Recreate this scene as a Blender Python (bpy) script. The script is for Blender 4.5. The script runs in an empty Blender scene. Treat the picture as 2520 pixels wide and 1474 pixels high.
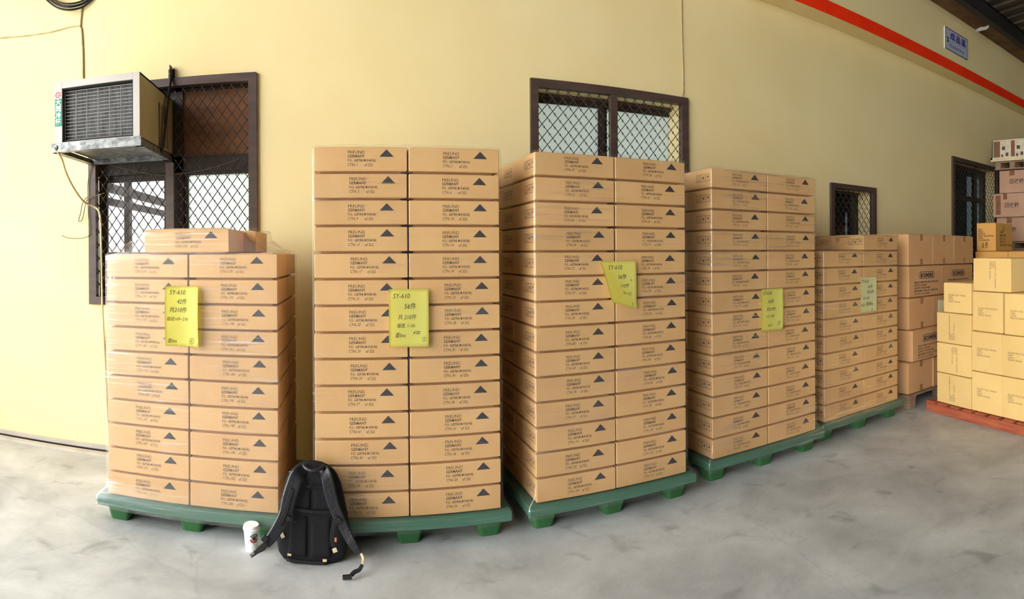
import bpy, bmesh, math, random
from mathutils import Vector, Matrix

random.seed(7)
PI = math.pi
SC = bpy.context.scene
C = SC.collection

# ------------------------------------------------------------------ camera
# The photograph is a hand-swept cylindrical panorama: one turn of the camera about its own axis.
PX0, PF, PH = 842.6, 1461.4, 625.0        # column of the straight-ahead ray, pixels per radian, horizon row
EYE = 1.5424
ROLL = 0.0056
cam = bpy.data.cameras.new('panorama_camera')
cam.type = 'PANO'
cam.panorama_type = 'CENTRAL_CYLINDRICAL'
cam.central_cylindrical_radius = 1.0
cam.central_cylindrical_range_u_min = -PX0 / PF
cam.central_cylindrical_range_u_max = (2520 - PX0) / PF
cam.central_cylindrical_range_v_min = -(1474 - PH) / PF
cam.central_cylindrical_range_v_max = PH / PF
cam.clip_end = 200
camo = bpy.data.objects.new('camera', cam)
C.objects.link(camo)
m = Matrix(((math.cos(ROLL), math.sin(ROLL), 0, 0), (0, 0, -1, 0), (-math.sin(ROLL), math.cos(ROLL), 0, EYE), (0, 0, 0, 1)))
camo.matrix_world = m
SC.camera = camo

# ------------------------------------------------------------------ daylight: a bright overcast sky outside the open loading bay
w = bpy.data.worlds.new('overcast_sky')
SC.world = w
w.use_nodes = True
bg = w.node_tree.nodes['Background']
bg.inputs['Color'].default_value = (0.99, 0.99, 1.0, 1)
bg.inputs['Strength'].default_value = 12.0
sun = bpy.data.lights.new('noon_sun_offscreen', 'SUN')                     # near-overhead sun on the yard outside the bay's open end
sun.energy = 16.0
sun.angle = math.radians(2.0)
sun.color = (1.0, 0.985, 0.96)
suno = bpy.data.objects.new('noon_sun_offscreen', sun)
C.objects.link(suno)
suno.location = (-6, 0, 12)
suno.rotation_euler = (math.radians(-4), math.radians(4), 0)
SC.view_settings.view_transform = 'Standard'
SC.view_settings.look = 'None'
SC.view_settings.gamma = 1.0
SC.view_settings.use_curve_mapping = False
SC.view_settings.exposure = -0.34
SC.cycles.max_bounces = 10
SC.cycles.transparent_max_bounces = 24
SC.cycles.sample_clamp_indirect = 8.0

def W(px, py, Y):
    """Point at depth Y (metres in front of the camera, along the wall's normal) seen at photo pixel px, py."""
    th = (px - PX0) / PF
    d = Y / math.cos(th)
    return Vector((Y * math.tan(th), Y, EYE - (py - PH) / PF * d))

# ------------------------------------------------------------------ materials
def new_mat(name):
    mt = bpy.data.materials.new(name)
    mt.use_nodes = True
    nt = mt.node_tree
    return mt, nt, nt.nodes['Principled BSDF'], nt.nodes['Material Output']

def N(nt, t, **kw):
    n = nt.nodes.new(t)
    for k, v in kw.items():
        setattr(n, k, v)
    return n

def rgb(r, g, b):
    f = lambda c: ((c / 255 + 0.055) / 1.055) ** 2.4 if c > 10 else c / 255 / 12.92
    return (f(r), f(g), f(b), 1)

def pmat(name, c1, c2=None, scale=8.0, rough=0.6, metal=0.0, bump=0.0, bscale=60.0, spec=0.3, detail=4, stretch=(1, 1, 1), lo=0.35, hi=0.65, vary=0.0):
    mt, nt, b, out = new_mat(name)
    b.inputs['Roughness'].default_value = rough
    b.inputs['Metallic'].default_value = metal
    b.inputs['Specular IOR Level'].default_value = spec
    tc = N(nt, 'ShaderNodeTexCoord')
    mp = N(nt, 'ShaderNodeMapping')
    mp.inputs['Scale'].default_value = stretch
    nt.links.new(tc.outputs['Object'], mp.inputs['Vector'])
    src = None
    if c2 is not None:
        nz = N(nt, 'ShaderNodeTexNoise')
        nz.inputs['Scale'].default_value = scale
        nz.inputs['Detail'].default_value = detail
        nt.links.new(mp.outputs[0], nz.inputs['Vector'])
        rp = N(nt, 'ShaderNodeValToRGB')
        rp.color_ramp.elements[0].position, rp.color_ramp.elements[1].position = lo, hi
        rp.color_ramp.elements[0].color, rp.color_ramp.elements[1].color = c1, c2
        nt.links.new(nz.outputs['Fac'], rp.inputs['Fac'])
        src = rp.outputs['Color']
    if vary:
        oi = N(nt, 'ShaderNodeObjectInfo')
        hs = N(nt, 'ShaderNodeHueSaturation')
        mr = N(nt, 'ShaderNodeMapRange')
        mr.inputs['To Min'].default_value = 1 - vary
        mr.inputs['To Max'].default_value = 1 + vary
        nt.links.new(oi.outputs['Random'], mr.inputs['Value'])
        nt.links.new(mr.outputs[0], hs.inputs['Value'])
        if src is not None:
            nt.links.new(src, hs.inputs['Color'])
        else:
            hs.inputs['Color'].default_value = c1
        src = hs.outputs['Color']
    if src is not None:
        nt.links.new(src, b.inputs['Base Color'])
    else:
        b.inputs['Base Color'].default_value = c1
    if bump:
        n2 = N(nt, 'ShaderNodeTexNoise')
        n2.inputs['Scale'].default_value = bscale
        n2.inputs['Detail'].default_value = 3
        nt.links.new(mp.outputs[0], n2.inputs['Vector'])
        bp = N(nt, 'ShaderNodeBump')
        bp.inputs['Strength'].default_value = bump
        bp.inputs['Distance'].default_value = 0.01
        nt.links.new(n2.outputs['Fac'], bp.inputs['Height'])
        nt.links.new(bp.outputs[0], b.inputs['Normal'])
    return mt

def carton_mat(name, c1, c2, line=0.03, vary=0.05, rough=0.55):
    """Kraft board: blotchy tan with the faint upright ribs of the corrugation."""
    mt, nt, b, out = new_mat(name)
    b.inputs['Roughness'].default_value = rough
    b.inputs['Specular IOR Level'].default_value = 0.25
    tc = N(nt, 'ShaderNodeTexCoord')
    oi = N(nt, 'ShaderNodeObjectInfo')
    ad = N(nt, 'ShaderNodeVectorMath', operation='ADD')
    cx = N(nt, 'ShaderNodeVectorMath', operation='SCALE')
    cx.inputs[0].default_value = (13, 7, 5)
    nt.links.new(oi.outputs['Random'], cx.inputs['Scale'])
    nt.links.new(tc.outputs['Object'], ad.inputs[0])
    nt.links.new(cx.outputs[0], ad.inputs[1])
    nz = N(nt, 'ShaderNodeTexNoise')
    nz.inputs['Scale'].default_value = 4.0
    nz.inputs['Detail'].default_value = 5
    nt.links.new(ad.outputs[0], nz.inputs['Vector'])
    rp = N(nt, 'ShaderNodeValToRGB')
    rp.color_ramp.elements[0].position, rp.color_ramp.elements[1].position = 0.3, 0.7
    rp.color_ramp.elements[0].color, rp.color_ramp.elements[1].color = c1, c2
    nt.links.new(nz.outputs['Fac'], rp.inputs['Fac'])
    wv = N(nt, 'ShaderNodeTexWave', wave_type='BANDS', bands_direction='X')
    wv.inputs['Scale'].default_value = 45.0
    wv.inputs['Distortion'].default_value = 0.6
    nt.links.new(tc.outputs['Object'], wv.inputs['Vector'])
    mr = N(nt, 'ShaderNodeMapRange')
    mr.inputs['To Min'].default_value = 1 - line
    mr.inputs['To Max'].default_value = 1.0
    nt.links.new(wv.outputs['Fac'], mr.inputs['Value'])
    m2 = N(nt, 'ShaderNodeMapRange')
    m2.inputs['To Min'].default_value = 1 - vary
    m2.inputs['To Max'].default_value = 1 + vary
    nt.links.new(oi.outputs['Random'], m2.inputs['Value'])
    mu = N(nt, 'ShaderNodeMath', operation='MULTIPLY')
    nt.links.new(mr.outputs[0], mu.inputs[0])
    nt.links.new(m2.outputs[0], mu.inputs[1])
    hs = N(nt, 'ShaderNodeHueSaturation')
    nt.links.new(rp.outputs['Color'], hs.inputs['Color'])
    nt.links.new(mu.outputs[0], hs.inputs['Value'])
    nt.links.new(hs.outputs['Color'], b.inputs['Base Color'])
    bp = N(nt, 'ShaderNodeBump')
    bp.inputs['Strength'].default_value = 0.08
    bp.inputs['Distance'].default_value = 0.001
    nt.links.new(wv.outputs['Fac'], bp.inputs['Height'])
    nt.links.new(bp.outputs[0], b.inputs['Normal'])
    return mt

def film_mat(name, haze, streak, milky, seed):
    """Clear stretch film: mostly see-through, with pulled streaks that catch the daylight."""
    mt, nt, b, out = new_mat(name)
    nt.nodes.remove(b)
    tc = N(nt, 'ShaderNodeTexCoord')
    mp = N(nt, 'ShaderNodeMapping')
    mp.inputs['Location'].default_value = (seed, seed * 2, seed * 3)
    mp.inputs['Rotation'].default_value = (0.0, 0.16, 0.0)
    mp.inputs['Scale'].default_value = (2.2, 2.2, 70.0)
    nt.links.new(tc.outputs['Object'], mp.inputs['Vector'])
    nz = N(nt, 'ShaderNodeTexNoise')
    nz.inputs['Scale'].default_value = 1.0
    nz.inputs['Detail'].default_value = 6
    nz.inputs['Roughness'].default_value = 0.6
    nz.inputs['Distortion'].default_value = 0.4
    nt.links.new(mp.outputs[0], nz.inputs['Vector'])
    big = N(nt, 'ShaderNodeTexNoise')
    big.inputs['Scale'].default_value = 2.3
    big.inputs['Detail'].default_value = 2
    mp2 = N(nt, 'ShaderNodeMapping')
    mp2.inputs['Location'].default_value = (seed * 5, seed, 2)
    nt.links.new(tc.outputs['Object'], mp2.inputs['Vector'])
    nt.links.new(mp2.outputs[0], big.inputs['Vector'])
    r1 = N(nt, 'ShaderNodeMapRange')
    r1.inputs['From Min'].default_value = 0.54
    r1.inputs['From Max'].default_value = 0.68
    nt.links.new(nz.outputs['Fac'], r1.inputs['Value'])
    r2 = N(nt, 'ShaderNodeMapRange')
    r2.inputs['From Min'].default_value = 0.42
    r2.inputs['From Max'].default_value = 0.62
    nt.links.new(big.outputs['Fac'], r2.inputs['Value'])
    mu = N(nt, 'ShaderNodeMath', operation='MULTIPLY')
    nt.links.new(r1.outputs[0], mu.inputs[0])
    nt.links.new(r2.outputs[0], mu.inputs[1])
    ma = N(nt, 'ShaderNodeMath', operation='MULTIPLY_ADD')
    nt.links.new(mu.outputs[0], ma.inputs[0])
    ma.inputs[1].default_value = streak
    ma.inputs[2].default_value = haze
    tr = N(nt, 'ShaderNodeBsdfTransparent')
    tr.inputs['Color'].default_value = (0.985, 0.985, 0.985, 1)
    gl = N(nt, 'ShaderNodeBsdfGlossy')
    gl.inputs['Roughness'].default_value = 0.22
    gl.inputs['Color'].default_value = (0.95, 0.95, 1, 1)
    df = N(nt, 'ShaderNodeBsdfDiffuse')
    df.inputs['Color'].default_value = (0.8, 0.78, 0.76, 1)
    bp = N(nt, 'ShaderNodeBump')
    bp.inputs['Strength'].default_value = 0.5
    bp.inputs['Distance'].default_value = 0.004
    nt.links.new(nz.outputs['Fac'], bp.inputs['Height'])
    nt.links.new(bp.outputs[0], gl.inputs['Normal'])
    mx = N(nt, 'ShaderNodeMixShader')
    mx.inputs['Fac'].default_value = milky
    nt.links.new(gl.outputs[0], mx.inputs[1])
    nt.links.new(df.outputs[0], mx.inputs[2])
    m3 = N(nt, 'ShaderNodeMixShader')
    nt.links.new(ma.outputs[0], m3.inputs['Fac'])
    nt.links.new(tr.outputs[0], m3.inputs[1])
    nt.links.new(mx.outputs[0], m3.inputs[2])
    nt.links.new(m3.outputs[0], out.inputs['Surface'])
    return mt

def glass_mat(name, tint, clear, ripple=0.0, through=None):
    """Window pane: clear share plus a light-scattering share (patterned glass)."""
    mt, nt, b, out = new_mat(name)
    nt.nodes.remove(b)
    tr = N(nt, 'ShaderNodeBsdfTransparent')
    tr.inputs['Color'].default_value = (*(through or [0.9 + 0.1 * t for t in tint[:3]]), 1)
    tl = N(nt, 'ShaderNodeBsdfTranslucent')
    tl.inputs['Color'].default_value = tint
    gl = N(nt, 'ShaderNodeBsdfGlossy')
    gl.inputs['Roughness'].default_value = 0.15
    mx = N(nt, 'ShaderNodeMixShader')
    mx.inputs['Fac'].default_value = clear
    nt.links.new(tl.outputs[0], mx.inputs[1])
    nt.links.new(tr.outputs[0], mx.inputs[2])
    if ripple:
        tc = N(nt, 'ShaderNodeTexCoord')
        vo = N(nt, 'ShaderNodeTexVoronoi', distance='CHEBYCHEV')
        vo.inputs['Scale'].default_value = 75
        vo.inputs['Randomness'].default_value = 0.0
        nt.links.new(tc.outputs['Object'], vo.inputs['Vector'])
        mr = N(nt, 'ShaderNodeMapRange')
        mr.inputs['From Max'].default_value = 0.6
        mr.inputs['To Min'].default_value = 1 - ripple
        mr.inputs['To Max'].default_value = 1.0
        nt.links.new(vo.outputs['Distance'], mr.inputs['Value'])
        vm = N(nt, 'ShaderNodeVectorMath', operation='SCALE')
        vm.inputs[0].default_value = tint[:3]
        nt.links.new(mr.outputs[0], vm.inputs['Scale'])
        nt.links.new(vm.outputs[0], tl.inputs['Color'])
    m2 = N(nt, 'ShaderNodeMixShader')
    m2.inputs['Fac'].default_value = 0.06
    nt.links.new(mx.outputs[0], m2.inputs[1])
    nt.links.new(gl.outputs[0], m2.inputs[2])
    nt.links.new(m2.outputs[0], out.inputs['Surface'])
    return mt

def concrete_mat():
    mt, nt, b, out = new_mat('worn_concrete')
    tc = N(nt, 'ShaderNodeTexCoord')
    def noise(s, d=5, r=0.55, dist=0.0):
        n = N(nt, 'ShaderNodeTexNoise')
        n.inputs['Scale'].default_value = s
        n.inputs['Detail'].default_value = d
        n.inputs['Roughness'].default_value = r
        n.inputs['Distortion'].default_value = dist
        nt.links.new(tc.outputs['Object'], n.inputs['Vector'])
        return n
    a = noise(1.7, 7, 0.62, 0.3)
    rp = N(nt, 'ShaderNodeValToRGB')
    e = rp.color_ramp.elements
    e[0].position, e[0].color = 0.32, rgb(152, 154, 151)
    e[1].position, e[1].color = 0.66, rgb(194, 197, 194)
    nt.links.new(a.outputs['Fac'], rp.inputs['Fac'])
    s = noise(4.5, 3, 0.5, 0.6)                                    # darker damp-looking stains
    r2 = N(nt, 'ShaderNodeValToRGB')
    e = r2.color_ramp.elements
    e[0].position, e[0].color = 0.60, (1, 1, 1, 1)
    e[1].position, e[1].color = 0.74, (0.70, 0.69, 0.67, 1)
    nt.links.new(s.outputs['Fac'], r2.inputs['Fac'])
    mu = N(nt, 'ShaderNodeMix', data_type='RGBA', blend_type='MULTIPLY')
    mu.inputs['Factor'].default_value = 1.0
    nt.links.new(rp.outputs['Color'], mu.inputs['A'])
    nt.links.new(r2.outputs['Color'], mu.inputs['B'])
    vo = N(nt, 'ShaderNodeTexVoronoi', feature='DISTANCE_TO_EDGE')  # hairline cracks
    vo.inputs['Scale'].default_value = 0.55
    wob = noise(3.0, 4)
    ad = N(nt, 'ShaderNodeMix', data_type='VECTOR')
    ad.inputs['Factor'].default_value = 0.12
    nt.links.new(tc.outputs['Object'], ad.inputs['A'])
    nt.links.new(wob.outputs['Color'], ad.inputs['B'])
    nt.links.new(ad.outputs['Result'], vo.inputs['Vector'])
    r3 = N(nt, 'ShaderNodeMapRange')
    r3.inputs['From Max'].default_value = 0.006
    r3.inputs['To Min'].default_value = 0.92
    nt.links.new(vo.outputs['Distance'], r3.inputs['Value'])
    m2 = N(nt, 'ShaderNodeMix', data_type='RGBA', blend_type='MULTIPLY')
    m2.inputs['Factor'].default_value = 1.0
    nt.links.new(mu.outputs['Result'], m2.inputs['A'])
    nt.links.new(r3.outputs[0], m2.inputs['B'])
    nt.links.new(m2.outputs['Result'], b.inputs['Base Color'])
    rr = N(nt, 'ShaderNodeMapRange')
    rr.inputs['To Min'].default_value = 0.38
    rr.inputs['To Max'].default_value = 0.62
    nt.links.new(s.outputs['Fac'], rr.inputs['Value'])
    nt.links.new(rr.outputs[0], b.inputs['Roughness'])
    b.inputs['Specular IOR Level'].default_value = 0.35
    bp = N(nt, 'ShaderNodeBump')
    bp.inputs['Strength'].default_value = 0.12
    bp.inputs['Distance'].default_value = 0.01
    nt.links.new(noise(40, 4).outputs['Fac'], bp.inputs['Height'])
    nt.links.new(bp.outputs[0], b.inputs['Normal'])
    return mt

M = {}
M['wall'] = pmat('cream_paint', rgb(236, 216, 158), rgb(240, 222, 167), scale=1.3, rough=0.55, bump=0.05, bscale=25, detail=6)
M['farwall'] = pmat('grey_plaster', rgb(112, 106, 92), rgb(102, 96, 84), scale=2, rough=0.8)  # grey of the added unseen walls, dark to keep their bounce low
M['red'] = pmat('red_stripe_paint', rgb(255, 58, 16), rgb(246, 50, 14), scale=5, rough=0.5)
M['brownsoffit'] = pmat('weathered_brown_soffit', rgb(128, 98, 66), rgb(96, 72, 50), scale=3, rough=0.8)
M['roof'] = pmat('rusty_roof_sheet', rgb(92, 80, 66), rgb(66, 56, 46), scale=2.5, rough=0.7, stretch=(3, 0.4, 1))
M['darksteel'] = pmat('dark_painted_steel', rgb(46, 46, 46), rgb(34, 34, 34), scale=5, rough=0.5)
M['concrete'] = concrete_mat()
M['frame'] = pmat('brown_window_aluminium', rgb(84, 68, 60), rgb(72, 58, 51), scale=3, rough=0.45, spec=0.4, stretch=(1, 1, 6))
M['sash'] = pmat('dark_brown_sash', rgb(58, 48, 43), rgb(48, 40, 36), scale=3, rough=0.45)
M['grille'] = pmat('dark_grille_wire', rgb(70, 62, 54), rgb(50, 44, 38), scale=20, rough=0.5)
M['plywood'] = pmat('brown_plywood', rgb(124, 82, 50), rgb(104, 66, 40), scale=4, rough=0.6, stretch=(1, 1, 5))
M['rear'] = pmat('room_plaster', rgb(160, 158, 146), rgb(150, 148, 136), scale=2, rough=0.8)
M['glass_darkened'] = glass_mat('darkened_pane', (0.3, 0.3, 0.3, 1), 1.0, through=(0.36, 0.36, 0.36))  # tint darkened to hold down the bright sky behind the mesh
M['glass_ripple'] = glass_mat('patterned_pane', (0.50, 0.54, 0.51, 1), 0.04, ripple=0.35)
M['glass_dimmed'] = glass_mat('dimmed_greenish_pane', (0.10, 0.14, 0.14, 1), 0.85, through=(0.10, 0.118, 0.12))  # very dark tint: dimness of the rear openings put into the glass colour
M['carton'] = carton_mat('kraft_carton', rgb(202, 159, 104), rgb(210, 169, 114))
M['carton_b'] = carton_mat('reddish_kraft_carton', rgb(204, 158, 108), rgb(212, 166, 116))
M['carton_g'] = carton_mat('pale_yellow_carton', rgb(226, 190, 120), rgb(232, 198, 130), line=0.03)
M['carton_r'] = carton_mat('pinkish_used_carton', rgb(178, 140, 116), rgb(190, 152, 126), line=0.03)
M['carton_o'] = carton_mat('orange_kraft_carton', rgb(214, 160, 84), rgb(222, 168, 92), line=0.03)
M['ink'] = pmat('dark_print_ink', rgb(62, 58, 58), rgb(48, 46, 48), scale=60, rough=0.7)
M['ink_soft'] = pmat('worn_print_ink', rgb(104, 84, 66), rgb(78, 64, 54), scale=70, rough=0.7)
M['pen'] = pmat('pen_ink', rgb(84, 84, 62), rough=0.7)
M['tape'] = pmat('brown_packing_tape', rgb(166, 118, 74), rough=0.3, spec=0.5)
M['tape_clear'] = pmat('glossy_brown_tape', rgb(136, 92, 66), rgb(120, 80, 58), scale=20, rough=0.22, spec=0.6)
M['paper'] = pmat('yellow_note_paper', rgb(244, 242, 128), rgb(247, 245, 138), scale=6, rough=0.6)
M['paper_pale'] = pmat('pale_yellow_note_paper', rgb(240, 244, 190), rgb(243, 247, 198), scale=6, rough=0.6)
M['green'] = pmat('green_pallet_plastic', rgb(60, 108, 64), rgb(50, 96, 56), scale=6, rough=0.45, vary=0.08)
M['green_deck'] = pmat('green_pallet_deck_plastic', rgb(66, 112, 90), rgb(58, 102, 82), scale=5, rough=0.42, vary=0.06, stretch=(0.6, 1, 14))
M['wood'] = pmat('grey_pallet_wood', rgb(158, 132, 106), rgb(132, 108, 86), scale=5, rough=0.8, stretch=(1, 1, 8), vary=0.06)
M['redwood'] = pmat('red_stained_pallet_wood', rgb(176, 98, 66), rgb(148, 76, 50), scale=5, rough=0.75, stretch=(0.7, 1, 6), vary=0.06, bump=0.1)
M['black_cloth'] = pmat('black_nylon', rgb(19, 19, 22), rgb(14, 14, 17), scale=40, rough=0.75, bump=0.25, bscale=300)
M['black_mesh'] = pmat('black_padded_mesh', rgb(21, 21, 24), rgb(16, 16, 18), scale=90, rough=0.85, bump=0.4, bscale=500)
M['strap'] = pmat('shiny_black_strap', rgb(30, 30, 36), rgb(22, 22, 27), scale=14, rough=0.38, bump=0.3, bscale=60, spec=0.5)
M['webbing'] = pmat('black_webbing', rgb(24, 23, 23), rough=0.7, bump=0.3, bscale=400)
M['buckle'] = pmat('black_buckle_plastic', rgb(30, 30, 30), rough=0.3, spec=0.5)
M['tan'] = pmat('tan_tag', rgb(206, 188, 148), rough=0.7)
M['blue'] = pmat('blue_tab', rgb(36, 60, 150), rough=0.6)
M['orange'] = pmat('orange_tag', rgb(196, 122, 92), rough=0.7)
M['white'] = pmat('white_paper_cup', rgb(238, 238, 236), rough=0.45)
M['lid'] = pmat('white_cup_lid', rgb(242, 242, 242), rough=0.3)
M['logo_dark'] = pmat('logo_black', rgb(40, 34, 32), rough=0.5)
M['logo_red'] = pmat('logo_red', rgb(186, 64, 34), rough=0.5)
M['ac_case'] = pmat('beige_metal_case', rgb(172, 160, 128), rgb(160, 148, 118), scale=3, rough=0.5)
M['ac_bezel'] = pmat('pale_metal_bezel', rgb(192, 186, 178), rgb(184, 177, 168), scale=3, rough=0.4)
M['ac_coil'] = pmat('dusty_coil_fins', rgb(150, 150, 150), rgb(116, 116, 118), scale=7, rough=0.6, metal=0.2, stretch=(10, 1, 1))
M['ac_wire'] = pmat('guard_wire', rgb(170, 168, 160), rough=0.4, metal=0.3)
M['galv'] = pmat('galvanised_steel', rgb(150, 152, 150), rgb(98, 100, 100), scale=26, rough=0.4, metal=0.55, detail=2)
M['black'] = pmat('black_shadow_gap', rgb(34, 34, 34), rough=0.8)  # near-black colour standing for the shaded gap round the grille
M['sticker_green'] = pmat('green_sticker', rgb(0, 132, 98), rough=0.4)
M['sticker_white'] = pmat('white_sticker', rgb(236, 232, 226), rough=0.4)
M['sticker_red'] = pmat('red_sticker_ink', rgb(206, 52, 62), rough=0.4)
M['cable'] = pmat('beige_cable', rgb(206, 188, 142), rgb(170, 146, 100), scale=12, rough=0.5, stretch=(1, 1, 0.4))
M['cable_dark'] = pmat('brown_wire', rgb(110, 92, 66), rough=0.6)
M['cable_black'] = pmat('black_cable', rgb(34, 32, 30), rough=0.5)
M['hose'] = pmat('yellowed_drain_hose', rgb(222, 206, 158), rgb(204, 186, 136), scale=8, rough=0.4)
M['sign'] = pmat('blue_grey_sign_face', rgb(178, 184, 206), rough=0.4)
M['sign_edge'] = pmat('white_sign_edge', rgb(236, 232, 214), rough=0.5)
M['sign_border'] = pmat('sign_border_blue', rgb(62, 72, 96), rough=0.5)
M['navy'] = pmat('navy_lettering', rgb(36, 32, 120), rough=0.5)
M['crate'] = pmat('cream_plastic_crate', rgb(222, 206, 172), rgb(212, 196, 160), scale=4, rough=0.5)
M['newsprint'] = pmat('newspaper_sheet', rgb(216, 206, 186), rgb(196, 184, 162), scale=18, rough=0.8)
M['flake'] = pmat('white_paint_flake', rgb(226, 224, 206), rough=0.6)
M['kerb'] = pmat('pale_threshold_concrete', rgb(196, 188, 174), rgb(182, 174, 160), scale=6, rough=0.7)
FILM = [film_mat('stretch_film_%d' % i, h, s, k, 3.1 * i + 1) for i, (h, s, k) in enumerate([(0.10, 0.44, 0.45), (0.045, 0.22, 0.25), (0.065, 0.30, 0.2), (0.07, 0.65, 0.25), (0.08, 0.5, 0.25)])]

# ------------------------------------------------------------------ mesh helpers
def finish(name, bm, mat, parent=None, smooth=False):
    me = bpy.data.meshes.new(name)
    bm.normal_update()
    bm.to_mesh(me)
    bm.free()
    return from_mesh(name, me, mat, parent, smooth)

def from_mesh(name, me, mat, parent=None, smooth=False):
    if smooth:
        for p in me.polygons:
            p.use_smooth = True
    if mat is not None and not me.materials:
        me.materials.append(M[mat] if isinstance(mat, str) else mat)
    o = bpy.data.objects.new(name, me)
    C.objects.link(o)
    if parent is not None:
        o.parent = parent
    return o

def box(bm, x0, x1, y0, y1, z0, z1, bevel=0.0, seg=2):
    r = bmesh.ops.create_cube(bm, size=1.0)
    vs = r['verts']
    for v in vs:
        v.co = Vector(((x0 + x1) / 2 + v.co.x * (x1 - x0), (y0 + y1) / 2 + v.co.y * (y1 - y0), (z0 + z1) / 2 + v.co.z * (z1 - z0)))
    if bevel:
        es = list({e for v in vs for e in v.link_edges})
        bmesh.ops.bevel(bm, geom=es, offset=bevel, segments=seg, profile=0.5, affect='EDGES')
    return bm

def boxes(*lst, bevel=0.0):
    bm = bmesh.new()
    for b in lst:
        box(bm, *b, bevel=bevel)
    return bm

def quad(bm, pts):
    return bm.faces.new([bm.verts.new(p) for p in pts])

def obox(bm, c, ax, ay, az, bevel=0.0):
    """Box centred at c with half-extent vectors ax, ay, az."""
    r = bmesh.ops.create_cube(bm, size=2.0)
    vs = r['verts']
    for v in vs:
        v.co = Vector(c) + ax * v.co.x + ay * v.co.y + az * v.co.z
    if bevel:
        bmesh.ops.bevel(bm, geom=list({e for v in vs for e in v.link_edges}), offset=bevel, segments=2, profile=0.5, affect='EDGES')

def smooth_path(pts, n=8):
    """Catmull-Rom through the points."""
    P = [Vector(p) for p in pts]
    P = [P[0] * 2 - P[1]] + P + [P[-1] * 2 - P[-2]]
    out = []
    for i in range(1, len(P) - 2):
        a, b, c, d = P[i - 1:i + 3]
        for k in range(n):
            t = k / n
            out.append(0.5 * ((2 * b) + (c - a) * t + (2 * a - 5 * b + 4 * c - d) * t * t + (3 * b - a - 3 * c + d) * t ** 3))
    out.append(P[-2])
    return out

def tube(bm, pts, r, n=6, caps=True):
    pts = [Vector(p) for p in pts]
    rings = []
    up = Vector((0, 0, 1))
    for i, p in enumerate(pts):
        t = (pts[min(i + 1, len(pts) - 1)] - pts[max(i - 1, 0)]).normalized()
        a = t.cross(up)
        if a.length < 0.05:
            a = t.cross(Vector((0, 1, 0)))
        a.normalize()
        b = t.cross(a).normalized()
        rad = r[i] if isinstance(r, (list, tuple)) else r
        rings.append([bm.verts.new(p + (a * math.cos(2 * PI * k / n) + b * math.sin(2 * PI * k / n)) * rad) for k in range(n)])
    for r0, r1 in zip(rings, rings[1:]):
        for k in range(n):
            bm.faces.new((r0[k], r0[(k + 1) % n], r1[(k + 1) % n], r1[k]))
    if caps:
        bm.faces.new(rings[0][::-1])
        bm.faces.new(rings[-1])
    return bm

def ribbon(bm, pts, width, thick, normal=Vector((0, -1, 0)), round_=True):
    """A flat strap swept along pts; width may be a list. normal = the strap's outward side."""
    pts = [Vector(p) for p in pts]
    rings = []
    for i, p in enumerate(pts):
        t = (pts[min(i + 1, len(pts) - 1)] - pts[max(i - 1, 0)]).normalized()
        nn = normal[i] if isinstance(normal, list) else normal
        nn = (nn - t * nn.dot(t))
        nn = nn.normalized() if nn.length > 1e-4 else Vector((1, 0, 0))
        s = t.cross(nn).normalized()
        wd = (width[i] if isinstance(width, (list, tuple)) else width) / 2
        h = thick / 2
        prof = [(-wd, -h * 0.5), (-wd * 0.86, -h), (wd * 0.86, -h), (wd, -h * 0.5), (wd, h * 0.4), (wd * 0.8, h), (-wd * 0.8, h), (-wd, h * 0.4)]
        rings.append([bm.verts.new(p + s * a + nn * b) for a, b in prof])
    n = 8
    for r0, r1 in zip(rings, rings[1:]):
        for k in range(n):
            bm.faces.new((r0[k], r0[(k + 1) % n], r1[(k + 1) % n], r1[k]))
    bm.faces.new(rings[0][::-1])
    bm.faces.new(rings[-1])
    bmesh.ops.recalc_face_normals(bm, faces=bm.faces)
    return bm

def lathe(bm, prof, n=40):
    rings = [[bm.verts.new((r * math.cos(2 * PI * k / n), r * math.sin(2 * PI * k / n), z)) for k in range(n)] for r, z in prof]
    for r0, r1 in zip(rings, rings[1:]):
        for k in range(n):
            bm.faces.new((r0[k], r0[(k + 1) % n], r1[(k + 1) % n], r1[k]))
    bm.faces.new(rings[0][::-1])
    bm.faces.new(rings[-1])
    return bm

def thing(name, label, cat, loc=(0, 0, 0), rotz=0.0, group=None):
    o = bpy.data.objects.new(name, None)
    o.empty_display_size = 0.1
    C.objects.link(o)
    o.location = loc
    o.rotation_euler = (0, 0, rotz)
    return tag(o, label, cat, group)

def tag(o, label, cat, group=None):
    o['label'] = label
    o['category'] = cat
    if group:
        o['group'] = group
    return o

def struct(o, label=None):
    o['kind'] = 'structure'
    if label:
        o['label'] = label
        o['category'] = 'setting'
    return o

_tc = {}
def text(body, size, shear=0.0, bold=0.0, line=1.0, align='LEFT', squash=1.0):
    """Lettering as a flat mesh in the X-Z plane, reading along +X, facing -Y."""
    key = (body, size, shear, bold, line, align, squash)
    if key in _tc:
        return _tc[key]
    cu = bpy.data.curves.new('lettering', 'FONT')
    cu.body = body
    cu.size = size
    cu.shear = shear
    cu.offset = bold
    cu.space_line = line
    cu.align_x = align
    cu.resolution_u = 2
    ob = bpy.data.objects.new('lettering', cu)
    C.objects.link(ob)
    dg = bpy.context.evaluated_depsgraph_get()
    me = bpy.data.meshes.new_from_object(ob.evaluated_get(dg))
    for v in me.vertices:
        v.co = Vector((v.co.x * squash, 0, v.co.y))
    bpy.data.objects.remove(ob)
    me.materials.clear()
    _tc[key] = me
    return me

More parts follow.
